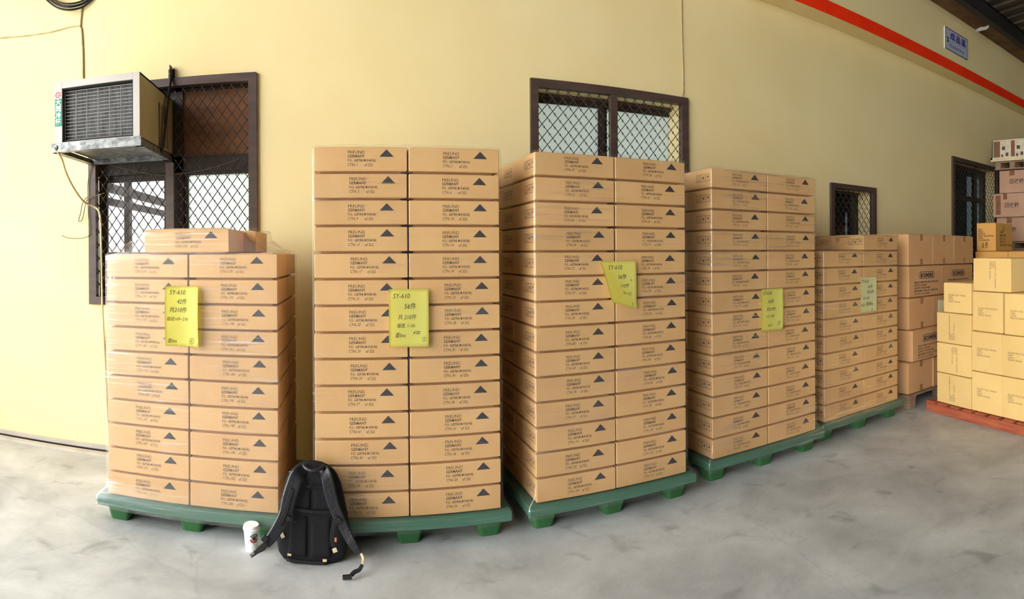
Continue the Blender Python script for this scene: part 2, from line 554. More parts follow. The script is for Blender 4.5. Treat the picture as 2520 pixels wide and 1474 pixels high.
def letter(name, me, mat, parent, loc, rot=(0, 0, 0)):
    """Place a lettering mesh; a mesh is shared by everything that uses it with the same ink."""
    k = (me.name, mat)
    if k not in _tc:
        c = me.copy()
        c.materials.clear()
        c.materials.append(M[mat])
        _tc[k] = c
    o = bpy.data.objects.new(name, _tc[k])
    C.objects.link(o)
    o.parent = parent
    o.location = loc
    o.rotation_euler = rot
    return o

# ------------------------------------------------------------------ the setting
YW = 4.3233                                                       # back wall, inner face
def wall_with_holes(name, x0, x1, z0, z1, ya, yb, holes, mat):
    xs = sorted({x0, x1, *[h[0] for h in holes], *[h[1] for h in holes]})
    zs = sorted({z0, z1, *[h[2] for h in holes], *[h[3] for h in holes]})
    bm = bmesh.new()
    solid = lambda i, k: 0 <= i < len(xs) - 1 and 0 <= k < len(zs) - 1 and not any(
        h[0] <= (xs[i] + xs[i + 1]) / 2 <= h[1] and h[2] <= (zs[k] + zs[k + 1]) / 2 <= h[3] for h in holes)
    for i in range(len(xs) - 1):
        for k in range(len(zs) - 1):
            if not solid(i, k):
                continue
            a, b, c, d = xs[i], xs[i + 1], zs[k], zs[k + 1]
            quad(bm, [(a, ya, c), (b, ya, c), (b, ya, d), (a, ya, d)])
            quad(bm, [(b, yb, c), (a, yb, c), (a, yb, d), (b, yb, d)])
            if not solid(i - 1, k):
                quad(bm, [(a, yb, c), (a, ya, c), (a, ya, d), (a, yb, d)])
            if not solid(i + 1, k):
                quad(bm, [(b, ya, c), (b, yb, c), (b, yb, d), (b, ya, d)])
            if not solid(i, k - 1):
                quad(bm, [(a, yb, c), (b, yb, c), (b, ya, c), (a, ya, c)])
            if not solid(i, k + 1):
                quad(bm, [(a, ya, d), (b, ya, d), (b, yb, d), (a, yb, d)])
    bmesh.ops.remove_doubles(bm, verts=bm.verts, dist=1e-5)
    return struct(finish(name, bm, mat))

W1 = (-1.955, -0.619, 1.154, 2.877)
W2 = (1.417, 2.836, 1.154, 2.877)
W3 = (4.64, 5.41, 1.20, 2.279)
W4 = (7.13, 8.58, 1.154, 2.877)
inset = lambda h, d: (h[0] + d, h[1] - d, h[2] + d, h[3] - d)
wall_with_holes('wall_back', -9, 20, 0, 5.2, YW, YW + 0.24, [inset(W1, 0.01), inset(W2, 0.058), inset(W3, 0.052), inset(W4, 0.056)], 'wall')
struct(finish('floor', boxes((-30, 34, -30, YW + 0.24, -0.2, 0)), 'concrete'))

# concrete beam with the red stripe, brown soffit, steel purlin and the sheet roof
struct(finish('trim_1', boxes((-9, 20, 4.10, YW, 3.94, 4.70)), 'wall'))
struct(finish('trim_2', boxes((-9, 20, 4.092, 4.10, 3.94, 4.075)), 'red'), 'red painted stripe along the lower edge of the concrete beam')
struct(finish('trim_3', boxes((-9, 20, 3.80, YW, 4.70, 4.74)), 'brownsoffit'))
struct(finish('trim_4', boxes((-3.9, 20, 3.70, 3.80, 4.66, 4.70), (-3.9, 20, 3.70, 3.715, 4.70, 4.86), (-3.9, 20, 3.70, 3.80, 4.845, 4.86)), 'darksteel'))
bm = bmesh.new()
xs, x = [], -3.9
while x < 20:
    xs += [(x, 0), (x + 0.11, 0), (x + 0.14, 0.045), (x + 0.19, 0.045)]
    x += 0.22
ROOF = lambda y: 4.88 + (3.9 - y) * 0.13
prev = None
for (x, dz) in xs:
    a, b = bm.verts.new((x, 4.4, ROOF(4.4) + dz)), bm.verts.new((x, -6.5, ROOF(-6.5) + dz))
    if prev:
        bm.faces.new((prev[0], a, b, prev[1]))
    prev = (a, b)
struct(finish('ceiling', bm, 'roof'))
for i, y in enumerate((2.2, 0.6, -1.0, -2.6, -4.2)):
    struct(finish('trim_%d' % (5 + i), boxes((-3.9, 20, y, y + 0.07, ROOF(y) - 0.16, ROOF(y) - 0.01)), 'darksteel'))
struct(finish('wall_blocker_front', boxes((-6.5, 20, -6.7, -6.5, 0, 6.4)), 'farwall'))  # unseen wall, its extent set to shape the light from behind
struct(finish('wall_blocker_left', boxes((-4.6, -4.4, 3.0, YW, 0, 5.2)), 'wall'))  # unseen stub added to block grazing light from the gaps between stacks
struct(finish('wall_blocker_side', boxes((16, 16.2, -6.5, YW, 0, 5.4)), 'farwall'))  # unseen end wall added as a light blocker

# rooms behind the wall: the first lies open to daylight, the far one is dim with small rear openings
struct(finish('wall_beyond_1', boxes((0.5, 0.6, YW + 0.24, 8, 0, 4)), 'rear'))
struct(finish('wall_beyond_2', boxes((3.6, 3.7, YW + 0.24, 8, 0, 4)), 'rear'))
wall_with_holes('wall_beyond_3', 3.7, 20, 0, 4, 8, 8.15, [(9.05, 9.46, 1.1, 2.34), (14.0, 14.96, 1.2, 3.6)], 'rear')
struct(finish('ceiling_beyond', boxes((0.5, 20, YW + 0.24, 8.15, 4, 4.1)), 'rear'))
struct(finish('floor_beyond', boxes((-9, 20, YW + 0.24, 12, -0.2, 0)), 'concrete'))
# glazed partition at right angles behind the air conditioner window
XP = -2.62
gp = struct(finish('window_5', boxes((XP - .03, XP + .03, YW + 0.29, 10, 2.27, 2.37), (XP - .03, XP + .03, YW + 0.29, 10, 2.12, 2.20)), 'sash'))
for y, wd, za, zb in ((5.75, .07, 0.0, 3.6), (6.9, .10, 0.0, 3.6), (8.6, .08, 0.0, 3.6), (4.75, .06, 0, 3.6), (10.0, .1, 0, 3.6)):
    finish('mullion', boxes((XP - .035, XP + .035, y, y + wd, za, zb)), 'sash', gp)
finish('transom', boxes((XP - .03, XP + .03, YW + 0.29, 10, 1.50, 1.58)), 'sash', gp)
finish('transom', boxes((XP - .03, XP + .03, YW + 0.29, 10, 3.52, 3.62)), 'sash', gp)

def diamond_grille(name, x0, x1, z0, z1, y, cw, ch, parent, mat='grille', r=0.0031):
    """Woven security mesh: crossing wires with a small knuckle at each crossing."""
    bm = bmesh.new()
    def clip(p, q):
        (ax, az), (bx, bz) = p, q
        t0, t1 = 0.0, 1.0
        for o, d, lo, hi in ((ax, bx - ax, x0, x1), (az, bz - az, z0, z1)):
            if abs(d) < 1e-9:
                if o < lo or o > hi:
                    return None
                continue
            a, b = sorted(((lo - o) / d, (hi - o) / d))
            t0, t1 = max(t0, a), min(t1, b)
        return (t0, t1) if t1 - t0 > 1e-3 else None
    wd, hd = x1 - x0, z1 - z0
    run = hd / ch * cw
    n = int((wd + run) / cw) + 2
    for s in (1, -1):
        for i in range(n):
            xb = x0 - run + i * cw + 0.013 if s > 0 else x0 + i * cw + 0.013
            p, q = (xb, z0), (xb + s * run, z1)
            t = clip(p, q)
            if not t:
                continue
            a = Vector((p[0] + (q[0] - p[0]) * t[0], y + s * 0.0012, p[1] + (q[1] - p[1]) * t[0]))
            b = Vector((p[0] + (q[0] - p[0]) * t[1], y + s * 0.0012, p[1] + (q[1] - p[1]) * t[1]))
            tube(bm, [a, b], r, n=4, caps=False)
    # knuckles at the crossings
    k = 0
    for i in range(-2, int(wd / (cw / 2)) + 3):
        for j in range(0, int(hd / (ch / 2)) + 2):
            if (i + j) % 2:
                continue
            x, z = x0 + 0.013 + i * cw / 2, z0 + j * ch / 2
            if x0 < x < x1 and z0 < z < z1:
                obox(bm, (x, y, z), Vector((0.0036, 0, 0)), Vector((0, 0.0042, 0)), Vector((0, 0, 0.008)))
    return finish(name, bm, mat, parent)

def frame_rect(x0, x1, z0, z1, y0, y1, w):
    return boxes((x0, x0 + w, y0, y1, z0, z1), (x1 - w, x1, y0, y1, z0, z1), (x0 + w, x1 - w, y0, y1, z1 - w, z1), (x0 + w, x1 - w, y0, y1, z0, z0 + w))

def sash(parent, x0, x1, z0, z1, y, w, glass, mat='sash', mid=None):
    s = finish('sash', frame_rect(x0, x1, z0, z1, y, y + 0.03, w), mat, parent)
    zs = [z0 + w, z1 - w] if mid is None else [z0 + w, mid - w / 2, mid + w / 2, z1 - w]
    for a, b in zip(zs[::2], zs[1::2]):
        finish('pane', boxes((x0 + w, x1 - w, y + 0.012, y + 0.017, a, b)), glass, s)
    if mid is not None:
        finish('sash_rail', boxes((x0 + w, x1 - w, y, y + 0.03, mid - w / 2, mid + w / 2)), mat, s)
    return s

# window 1, behind the air conditioner
x0, x1, z0, z1 = W1
w1 = struct(finish('window_1', frame_rect(x0, x1, z0, z1, YW - 0.03, YW + 0.03, 0.062), 'frame'), 'brown framed window with diamond mesh behind the air conditioner')
xm = -1.285
finish('mullion', boxes((xm - 0.032, xm + 0.032, YW - 0.025, YW + 0.02, z0 + 0.062, 2.24)), 'frame', w1)
diamond_grille('mesh_grille', x0 + 0.06, xm - 0.03, z0 + 0.06, 2.24, YW + 0.0, 0.075, 0.104, w1)
diamond_grille('mesh_grille', xm + 0.03, x1 - 0.06, z0 + 0.06, z1 - 0.06, YW + 0.0, 0.075, 0.104, w1)
finish('plywood_panel', boxes((xm + 0.05, x1 - 0.05, YW + 0.10, YW + 0.115, 2.30, 2.80)), 'plywood', w1)
finish('transom', boxes((x0, x1, YW + 0.08, YW + 0.14, 2.18, 2.30), (xm - 0.01, xm + 0.08, YW + 0.08, YW + 0.14, z0, 2.9), (x0, x1, YW + 0.08, YW + 0.14, 2.80, 2.877)), 'sash', w1)
sash(w1, xm + 0.07, x1 - 0.02, z0, 2.20, YW + 0.10, 0.045, 'glass_ripple')
sash(w1, x0 + 0.02, xm + 0.02, z0, 2.20, YW + 0.14, 0.07, 'glass_darkened')
finish('filler_panel', boxes((x0 + 0.01, xm + 0.06, YW + 0.10, YW + 0.13, 2.29, 2.85)), 'sash', w1)

# window 2, above the tall stack
x0, x1, z0, z1 = W2
w2 = struct(finish('window_2', frame_rect(x0, x1, z0, z1, YW - 0.03, YW + 0.03, 0.062), 'frame'), 'dark framed two-pane window with diamond mesh above a tall stack')
xm = 2.125
finish('mullion', boxes((xm - 0.03, xm + 0.03, YW - 0.025, YW + 0.02, z0 + 0.06, z1 - 0.06)), 'frame', w2)
diamond_grille('mesh_grille', x0 + 0.06, xm - 0.03, z0 + 0.06, z1 - 0.06, YW, 0.088, 0.104, w2)
diamond_grille('mesh_grille', xm + 0.03, x1 - 0.06, z0 + 0.06, z1 - 0.06, YW, 0.088, 0.104, w2)
sash(w2, x0 + 0.0, xm + 0.0, z0, 2.80, YW + 0.155, 0.06, 'glass_ripple', 'sash')
sash(w2, xm - 0.02, x1 - 0.0, z0, 2.80, YW + 0.19, 0.055, 'glass_ripple', 'sash')
finish('head_track', boxes((x0, x1, YW + 0.15, YW + 0.225, 2.79, z1)), 'frame', w2)

# window 3, small
x0, x1, z0, z1 = W3
w3 = struct(finish('window_3', frame_rect(x0, x1, z0, z1, YW - 0.03, YW + 0.03, 0.055), 'frame'), 'small dark window with diamond mesh above the short stack')
diamond_grille('mesh_grille', x0 + 0.05, x1 - 0.05, z0 + 0.05, z1 - 0.05, YW, 0.088, 0.104, w3)
sash(w3, x0 + 0.0, 5.23, z0, z1 - 0.03, YW + 0.16, 0.05, 'glass_dimmed', 'sash')
sash(w3, 5.18, x1, z0, z1 - 0.03, YW + 0.195, 0.05, 'glass_dimmed', 'sash')

# window 4, far
x0, x1, z0, z1 = W4
w4 = struct(finish('window_4', frame_rect(x0, x1, z0, z1, YW - 0.03, YW + 0.03, 0.06), 'frame'), 'tall dark window with diamond mesh by the recycling cartons')
diamond_grille('mesh_grille', x0 + 0.05, x1 - 0.05, z0 + 0.05, z1 - 0.05, YW, 0.088, 0.104, w4)
sash(w4, x0, 8.17, z0, z1 - 0.04, YW + 0.16, 0.075, 'glass_dimmed', 'sash', mid=2.34)
sash(w4, 8.11, x1, z0, z1 - 0.04, YW + 0.195, 0.075, 'glass_dimmed', 'sash', mid=2.34)

# sliding-door track at the foot of the wall
bt = struct(finish('trim_10', boxes((-9, -1.36, YW - 0.025, YW, 0, 0.045)), 'kerb'))
finish('track', boxes((-9, -1.30, YW - 0.075, YW - 0.06, 0, 0.012), (-9, -1.30, YW - 0.035, YW - 0.025, 0, 0.014)), 'darksteel', bt)
finish('sill', boxes((-9, -1.30, YW - 0.14, YW - 0.118, 0, 0.018)), 'kerb', bt)
finish('sill', boxes((-9, -1.30, YW - 0.106, YW - 0.08, 0, 0.018)), 'kerb', bt)

# ------------------------------------------------------------------ green pallets, cartons, film and notes
PITCH, BASE = 0.14, 0.15
BW, BD = 0.4915, 0.3935
ORD = 'first second third fourth fifth sixth seventh eighth ninth tenth eleventh twelfth thirteenth fourteenth'.split()
def frame(x, y, r):
    return Matrix.Translation((x, y, 0)) @ Matrix.Rotation(r, 4, 'Z')

carton_me = None
def carton_mesh(w, d, h, mat, bevel=0.006):
    # the flaps' folded edges sit a little lower than the middle of the lid, so layers meet in a shadow line
    bm = bmesh.new()
    rim = min(0.0068, bevel * 1.1)
    lv = [(0, 0.034), (rim * 0.8, 0.026), (rim, bevel * 0.5), (rim + bevel * 0.6, 0), (h - rim - bevel * 0.6, 0), (h - rim, bevel * 0.5), (h - rim * 0.8, 0.026), (h, 0.034)]
    rings = []
    for z, i in lv:
        a, b, c = w / 2 - i, d / 2 - i, bevel * 0.5
        rings.append([bm.verts.new((x, y, z)) for x, y in ((-a + c, -b), (a - c, -b), (a, -b + c), (a, b - c), (a - c, b), (-a + c, b), (-a, b - c), (-a, -b + c))])
    for r0, r1 in zip(rings, rings[1:]):
        for k in range(8):
            bm.faces.new((r0[k], r0[(k + 1) % 8], r1[(k + 1) % 8], r1[k]))
    bm.faces.new(rings[0][::-1])
    bm.faces.new(rings[-1])
    me = bpy.data.meshes.new('carton')
    bm.to_mesh(me)
    bm.free()
    me.materials.append(M[mat])
    return me

carton_me = carton_mesh(BW, BD, PITCH - 0.0005, 'carton')
tri = bpy.data.meshes.new('triangle_mark')
tri.from_pydata([(-0.038, 0, 0), (0.038, 0, 0), (0, 0, 0.039)], [], [(0, 1, 2)])
tri.materials.append(M['ink'])
print_a = text('FREUND', 0.0235, bold=0.0, squash=1.02)
print_b = text('GERMANY', 0.0225, bold=0.0003, squash=0.86)
print_c = text('P.O.:  620T84( M 0160 06)', 0.0195, bold=0.0002, squash=0.70)
print_d = text('CTN:', 0.0225, bold=0.0, squash=0.78)
print_e = text('of 252', 0.0225, bold=0.0, squash=0.80)
def merged(parts, mat):
    """One flat mesh out of several lettering meshes at (x, z) offsets."""
    vs, fs = [], []
    for me, x, z in parts:
        k = len(vs)
        vs += [(v.co.x + x, 0, v.co.z + z) for v in me.vertices]
        fs += [[k + i for i in p.vertices] for p in me.polygons]
    me = bpy.data.meshes.new('lettering')
    me.from_pydata(vs, [], fs)
    me.materials.append(M[mat])
    return me
carton_print = merged([(print_a, 0, 0), (print_b, 0, -0.0205), (print_c, 0, -0.0415), (print_d, 0, -0.0655), (print_e, 0.088, -0.0665)], 'ink_soft')

def care_icons():
    """Three small care symbols in frames: glass, this-way-up, umbrella."""
    bm = bmesh.new()
    def rect(a, b, c, d):
        quad(bm, [(a, 0, c), (b, 0, c), (b, 0, d), (a, 0, d)])
    for k in range(3):
        x = k * 0.056
        for r in ((x, x + 0.05, 0, 0.003), (x, x + 0.05, 0.047, 0.05), (x, x + 0.003, 0.003, 0.047), (x + 0.047, x + 0.05, 0.003, 0.047)):
            rect(*r)
        if k == 0:
            rect(x + .012, x + .016, .012, .04); rect(x + .034, x + .038, .012, .04); rect(x + .010, x + .040, .008, .011)
        if k == 1:
            quad(bm, [(x + .025, 0, .012), (x + .037, 0, .025), (x + .025, 0, .038), (x + .013, 0, .025)])
        if k == 2:
            quad(bm, [(x + .012, 0, .026), (x + .038, 0, .026), (x + .031, 0, .038), (x + .019, 0, .038)])
            rect(x + .0235, x + .0265, .010, .026)
    me = bpy.data.meshes.new('care_symbols')
    bm.to_mesh(me)
    bm.free()
    me.materials.append(M['ink_soft'])
    return me
icons = care_icons()
side_text = text('NATURAL WOOD PRODUCTS\n MADE IN\n TAIWAN\n R.O.C.', 0.017, bold=0.0004, squash=0.8, line=0.9)

def shared(name, me, parent, loc, rot=(0, 0, 0)):
    o = bpy.data.objects.new(name, me)
    C.objects.link(o)
    o.parent = parent
    o.location = loc
    o.rotation_euler = rot
    return o

def marked_carton(F, lx, ly, z, label, group, number=None, side=False, jig=0.003, sidetext=False):
    jig = 0.0012
    c = bpy.data.objects.new('carton', carton_me)
    C.objects.link(c)
    dx, dy, rz = random.uniform(-jig, jig), random.uniform(-jig, jig), random.uniform(-0.003, 0.003)
    c.matrix_world = F @ Matrix.Translation((lx + dx, ly + dy, z)) @ Matrix.Rotation(rz, 4, 'Z')
    tag(c, label, 'carton', group)
    fy = -BD / 2 - 0.0006
    if number is not None:
        jx, jz = random.uniform(-0.008, 0.008), random.uniform(-0.004, 0.004)
        shared('print', carton_print, c, (-0.065 + jx, fy, 0.098 + jz))
        shared('triangle_mark', tri, c, (0.140 + jx, fy, 0.082 + jz))
        letter('carton_number', text(str(number), 0.022, shear=0.35, squash=0.75), 'pen', c, (-0.022 + jx, fy, 0.033 + jz))
    if side:
        shared('care_symbols', icons, c, (-BW / 2 - 0.0006, -0.02, 0.05), (0, 0, -PI / 2))
        if sidetext:
            letter('side_print', side_text, 'ink_soft', c, (-BW / 2 - 0.0006, 0.14, 0.115), (0, 0, -PI / 2))
    return c

deck_bm = bmesh.new()
PW, PD = 1.10, 0.90
box(deck_bm, -PW / 2, PW / 2, 0, PD, 0.095, 0.15, bevel=0.006)
me_deck = bpy.data.meshes.new('deck')
deck_bm.to_mesh(me_deck)
deck_bm.free()
me_deck.materials.append(M['green_deck'])
foot_bm = bmesh.new()
box(foot_bm, -0.075, 0.075, -0.075, 0.075, 0, 0.097)
for v in foot_bm.verts:
    if v.co.z < 0.01:
        v.co.x *= 0.76
        v.co.y *= 0.76
bmesh.ops.bevel(foot_bm, geom=[e for e in foot_bm.edges if abs(e.verts[0].co.z - e.verts[1].co.z) > 0.05], offset=0.022, segments=3, profile=0.5, affect='EDGES')
me_foot = bpy.data.meshes.new('foot')
foot_bm.to_mesh(me_foot)
foot_bm.free()
me_foot.materials.append(M['green'])

def green_pallet(F, label):
    p = thing('plastic_pallet', label, 'pallet', group='green plastic pallets under the wrapped stacks')
    p.matrix_world = F @ Matrix.Translation((0.5, -0.035, 0))
    shared('deck', me_deck, p, (0, 0, 0))
    for x in (-0.44, 0.0, 0.44):
        for y in (0.125, 0.45, 0.775):
            shared('foot', me_foot, p, (x, y, 0))
    return p

def rect_ring(x0, x1, y0, y1, r, n=14):
    """Points round a rounded rectangle, the same count for any size."""
    pts = []
    for cx, cy, a0 in ((x1 - r, y0 + r, -PI / 2), (x1 - r, y1 - r, 0), (x0 + r, y1 - r, PI / 2), (x0 + r, y0 + r, PI)):
        for k in range(4):
            a = a0 + PI / 2 * k / 3
            pts.append((cx + r * math.cos(a), cy + r * math.sin(a)))
    out = []
    for i, p in enumerate(pts):
        q = pts[(i + 1) % len(pts)]
        k = n if i % 4 == 3 else 1
        for j in range(k):
            out.append((p[0] + (q[0] - p[0]) * j / k, p[1] + (q[1] - p[1]) * j / k))
    return out

def stretch_wrap(F, levels, mat, label, seed):
    """levels: (z, x0, x1, y0, y1, wrinkle)."""
    rnd = random.Random(seed)
    bm = bmesh.new()
    prev = None
    for z, a, b, c, d, wr in levels:
        ring = rect_ring(a, b, c, d, 0.012)
        cx, cy = (a + b) / 2, (c + d) / 2
        vs = []
        for x, y in ring:
            k = 1 + rnd.uniform(0, wr)
            vs.append(bm.verts.new((cx + (x - cx) * k, cy + (y - cy) * k, z + rnd.uniform(-wr, wr) * 2)))
        if prev:
            n = len(vs)
            for i in range(n):
                bm.faces.new((prev[i], prev[(i + 1) % n], vs[(i + 1) % n], vs[i]))
        prev = vs
    o = finish('stretch_wrap', bm, mat, smooth=True)
    o.matrix_world = F
    return tag(o, label, 'stretch film', 'clear film wrapped round the stacks')

STACKS = [
    (-1.342, 3.194, -0.040, 10, 'short stack beneath the air conditioner', 169),
    (-0.152, 3.109, 0.002, 14, 'tall stack behind the backpack', 1),
    (1.044, 3.109, 0.020, 14, 'tall stack below the two-pane window', 57),
    (2.304, 3.215, 0.015, 14, 'tall stack beside the small-window stack', 113),
    (3.480, 3.309, -0.004, 10, 'short stack under the small window', 211),
]
COL = ('air-conditioner side', 'sign side')
ROW = ('front row', 'wall row')
FR = []
for si, (sx, sy, sr, n, desc, num0) in enumerate(STACKS):
    F = frame(sx, sy, sr)
    FR.append(F)
    green_pallet(F, 'green plastic pallet with nine feet under the ' + desc)
    g = 'cartons in the ' + desc
    for k in range(n):
        for ci in (0, 1):
            for ri in (0, 1):
                front = ri == 0
                no = num0 + (n - 1 - k) * 4 + ci + 2 * ri
                marked_carton(F, 0.25 + ci * 0.5, 0.2 + ri * 0.4, BASE + k * PITCH,
                              'brown carton, %s layer up, %s, %s, %s' % (ORD[k], COL[ci], ROW[ri], desc), g,
                              number=no if front else None, side=(ci == 0 and si in (2, 3, 4)))
    top = BASE + n * PITCH
    lv = [(0.085, -0.058, 1.058, -0.043, 0.875, 0.0), (0.13, -0.060, 1.060, -0.045, 0.875, 0.0), (0.157, -0.055, 1.055, -0.040, 0.87, 0.0),
          (0.20, -0.012, 1.012, -0.010, 0.812, 0.0015)]
    k = 24 if n == 10 else 32
    lv += [(0.20 + (top - 0.21) * i / k, -0.008, 1.008, -0.0075, 0.808, 0.0022) for i in range(1, k + 1)]
    if si == 0:
        lv += [(top + 0.004, 0.002, 1.0, 0.002, 0.80, 0.002), (top + 0.02, 0.06, 0.93, 0.0, 0.80, 0.006), (top + 0.08, 0.18, 0.84, -0.008, 0.81, 0.008),
               (top + 0.139, 0.228, 0.828, -0.01, 0.812, 0.004), (top + 0.145, 0.25, 0.80, 0.02, 0.78, 0.003)]
    elif si == 4:
        lv += [(top + 0.006, 0.004, 1.006, -0.006, 0.808, 0.002), (top + 0.045, 0.20, 1.008, -0.008, 0.808, 0.004), (top + 0.095, 0.40, 1.009, -0.008, 0.809, 0.004),
               (top + 0.140, 0.492, 1.009, -0.008, 0.809, 0.002), (top + 0.146, 0.53, 0.97, 0.03, 0.77, 0.002)]
    else:
        lv += [(top + 0.006, 0.002, 0.998, 0.002, 0.80, 0.002), (top + 0.008, 0.07, 0.93, 0.06, 0.74, 0.003)]
    stretch_wrap(F, lv, FILM[si], 'clear stretch film wrapped round the ' + desc, si)

# odd top cartons of the two short stacks
top = BASE + 10 * PITCH
F = FR[0]
g = 'cartons in the ' + STACKS[0][4]
marked_carton(F, 0.484, 0.2, top, 'brown carton alone on top at the front of the short stack beneath the air conditioner', g, number=195)
marked_carton(F, 0.56, 0.6, top, 'brown carton on top toward the wall of the short stack beneath the air conditioner', g)
F = FR[4]
g = 'cartons in the ' + STACKS[4][4]
marked_carton(F, 0.75, 0.2, top, 'brown carton alone on top at the front of the short stack under the small window', g, number=252, side=True, sidetext=True)
marked_carton(F, 0.75, 0.6, top, 'brown carton on top toward the wall of the short stack under the small window', g, side=True, sidetext=True)

# notes taped on the film
def note(F, name_label, corners, mat, lines, curl=0.0, dog=0.0, pen='pen', shear=0.18):
    """corners: local x0, x1 (along the stack), z0, z1. lines: (text, x, z, size) as shares of the sheet."""
    a, b, c, d = corners
    w, h = b - a, d - c
    bm = bmesh.new()
    nx, nz = 12, 14
    def pt(u, v):
        y = -0.016 - curl * (u - 0.5) ** 2 * 4 * 0.02 - 0.012 * math.sin(v * PI) * curl
        x, z = u, v
        if dog:
            k = max(0.0, (1 - u) * 0.9 + (1 - v) * 0.9 - 0.80)         # lower corner rolls forward and over
            y -= k * dog * 0.10
            x = u + k * dog * 0.55
            z = v + k * dog * 0.42
        return Vector(((x - 0.5) * w, y, z * h))
    grid = [[bm.verts.new(pt(i / nx, j / nz)) for j in range(nz + 1)] for i in range(nx + 1)]
    for i in range(nx):
        for j in range(nz):
            bm.faces.new((grid[i][j], grid[i + 1][j], grid[i + 1][j + 1], grid[i][j + 1]))
    bmesh.ops.solidify(bm, geom=bm.faces, thickness=0.0006)
    o = finish('paper_note', bm, mat, smooth=True)
    o.matrix_world = F @ Matrix.Translation(((a + b) / 2, 0, c))
    tag(o, name_label, 'note', 'yellow handwritten notes on the wrapped stacks')
    for body, u, v, s in lines:
        me = text(body, s * h, shear=shear, squash=0.85)
        wv = me.copy()
        for vv in wv.vertices:
            uu, vn = u + vv.co.x / w, v + vv.co.z / h
            p = pt(min(max(uu, 0), 1), min(max(vn, 0), 1))
            vv.co = Vector((p.x, p.y - 0.0012, p.z))
        wv.materials.clear()
        wv.materials.append(M[pen])
        from_mesh('handwriting', wv, None, o)
    return o

def local_z(F, u, py, px):
    """Height at stack-local x = u for photo row py."""
    p = F @ Vector((u, -0.02, 0))
    return EYE - (py - PH) / PF * math.hypot(p.x, p.y)

def local_u(F, px):
    th = (px - PX0) / PF
    o, d = F @ Vector((0, -0.02, 0)), (F @ Vector((1, -0.02, 0))) - (F @ Vector((0, -0.02, 0)))
    t = math.tan(th)
    return (t * o.y - o.x) / (d.x - t * d.y)

def note_px(i, l, r, tp, bt):
    F = FR[i]
    a, b = local_u(F, l), local_u(F, r)
    mid = (a + b) / 2
    return a, b, local_z(F, mid, bt, 0), local_z(F, mid, tp, 0)

note(FR[0], 'yellow note with circled 4 on the short stack beneath the air conditioner', note_px(0, 408, 489, 702, 850), 'paper',
     [('SY-610', .12, .86, .11), ('42件', .34, .71, .10), ('共210件', .12, .57, .10), ('箱號169~210', .05, .43, .075), ('香lns', .06, .06, .085), ('④', .68, .05, .13)], curl=0.9)
note(FR[1], 'bright yellow note with circled 1 on the tall stack behind the backpack', note_px(1, 956, 1054, 712, 855), 'paper',
     [('SY-610', .10, .84, .12), ('56件', .38, .66, .12), ('共 210件', .22, .48, .10), ('箱號. 1~56', .20, .34, .08), ('香lns', .15, .17, .10), ('4/20', .60, .22, .08), ('①', .82, .09, .10)], curl=0.2)
note(FR[2], 'bright yellow note with its lower corner curled over, on the stack below the two-pane window', note_px(2, 1474, 1566, 646, 768), 'paper',
     [('SY-610', .24, .83, .13), ('56件', .50, .64, .11), ('210件', .55, .46, .10), ('57~112', .58, .30, .09), ('②', .80, .06, .10)], curl=0.1, dog=0.45)
note(FR[3], 'yellow note with circled 3 on the tall stack beside the small-window stack', note_px(3, 1872, 1926, 716, 819), 'paper',
     [('SY-610', .08, .86, .12), ('56件', .32, .66, .11), ('共210件', .24, .48, .10), ('113~168', .20, .32, .09), ('4/20', .30, .10, .09), ('③', .72, .12, .13)], curl=0.3)
note(FR[4], 'pale yellow note with dark writing on the short stack under the small window', note_px(4, 2117, 2157, 688, 775), 'paper_pale',
     [('SY-610', .06, .84, .13), ('42件', .46, .68, .12), ('共42件', .40, .53, .12), ('211~252', .16, .38, .09), ('4/21', .04, .18, .12), ('香港lns', .34, .20, .12), ('③', .66, .03, .09)], curl=0.2, pen='ink')

# ------------------------------------------------------------------ cartons on the grey wooden pallet
X6, Y6 = 4.73, 3.36
p6 = thing('wooden_pallet', 'grey wooden block pallet under the taped brown cartons', 'pallet', (X6, Y6, 0))
for i in range(3):
    for j in range(3):
        finish('block', boxes((0.0 + i * 0.60, 0.10 + i * 0.60, -0.01 + j * 0.36, 0.12 + j * 0.36, 0.0, 0.095)), 'wood', p6)
for j in range(6):
    finish('deck_board', boxes((-0.02, 1.32, -0.02 + j * 0.152, 0.09 + j * 0.152, 0.113, 0.131), bevel=0.003), 'wood', p6)
for i in range(3):
    finish('stringer_board', boxes((0.0 + i * 0.60, 0.10 + i * 0.60, -0.02, 0.87, 0.095, 0.113)), 'wood', p6)
H6 = 0.317
me_end = carton_mesh(0.428, 0.638, H6 - 0.0005, 'carton_b', 0.006)
me_long = carton_mesh(0.638, 0.428, H6 - 0.0005, 'carton_b', 0.006)
tape_me = bpy.data.meshes.new('tape')
bm = boxes((-0.024, 0.024, -0.0005, 0.0, 0, 0.065))
bm.to_mesh(tape_me)
bm.free()
tape_me.materials.append(M['tape'])
def fit(body, size, width, **kw):
    me = text(body, size, **kw)
    k = width / max(v.co.x for v in me.vertices)
    return text(body, size, squash=k, **kw)
logo_txt = fit('BOSMERE', 0.056, 0.238, bold=0.0024)
def oval_ring(w, h, t):
    bm = bmesh.new()
    n = 40
    def P(k, off):
        a = 2 * PI * k / n
        s, c = math.sin(a), math.cos(a)
        r = h / 2 - off
        return ((w / 2 - h / 2) * (1 if c > 0 else -1) + r * c, 0, r * s)
    o = [bm.verts.new(P(k + .5, 0)) for k in range(n)]
    i = [bm.verts.new(P(k + .5, t)) for k in range(n)]
    for k in range(n):
        bm.faces.new((o[k], o[(k + 1) % n], i[(k + 1) % n], i[k]))
    me = bpy.data.meshes.new('logo_ring')
    bm.to_mesh(me)
    bm.free()
    me.materials.append(M['ink'])
    return me
ring_me = oval_ring(0.29, 0.072, 0.006)
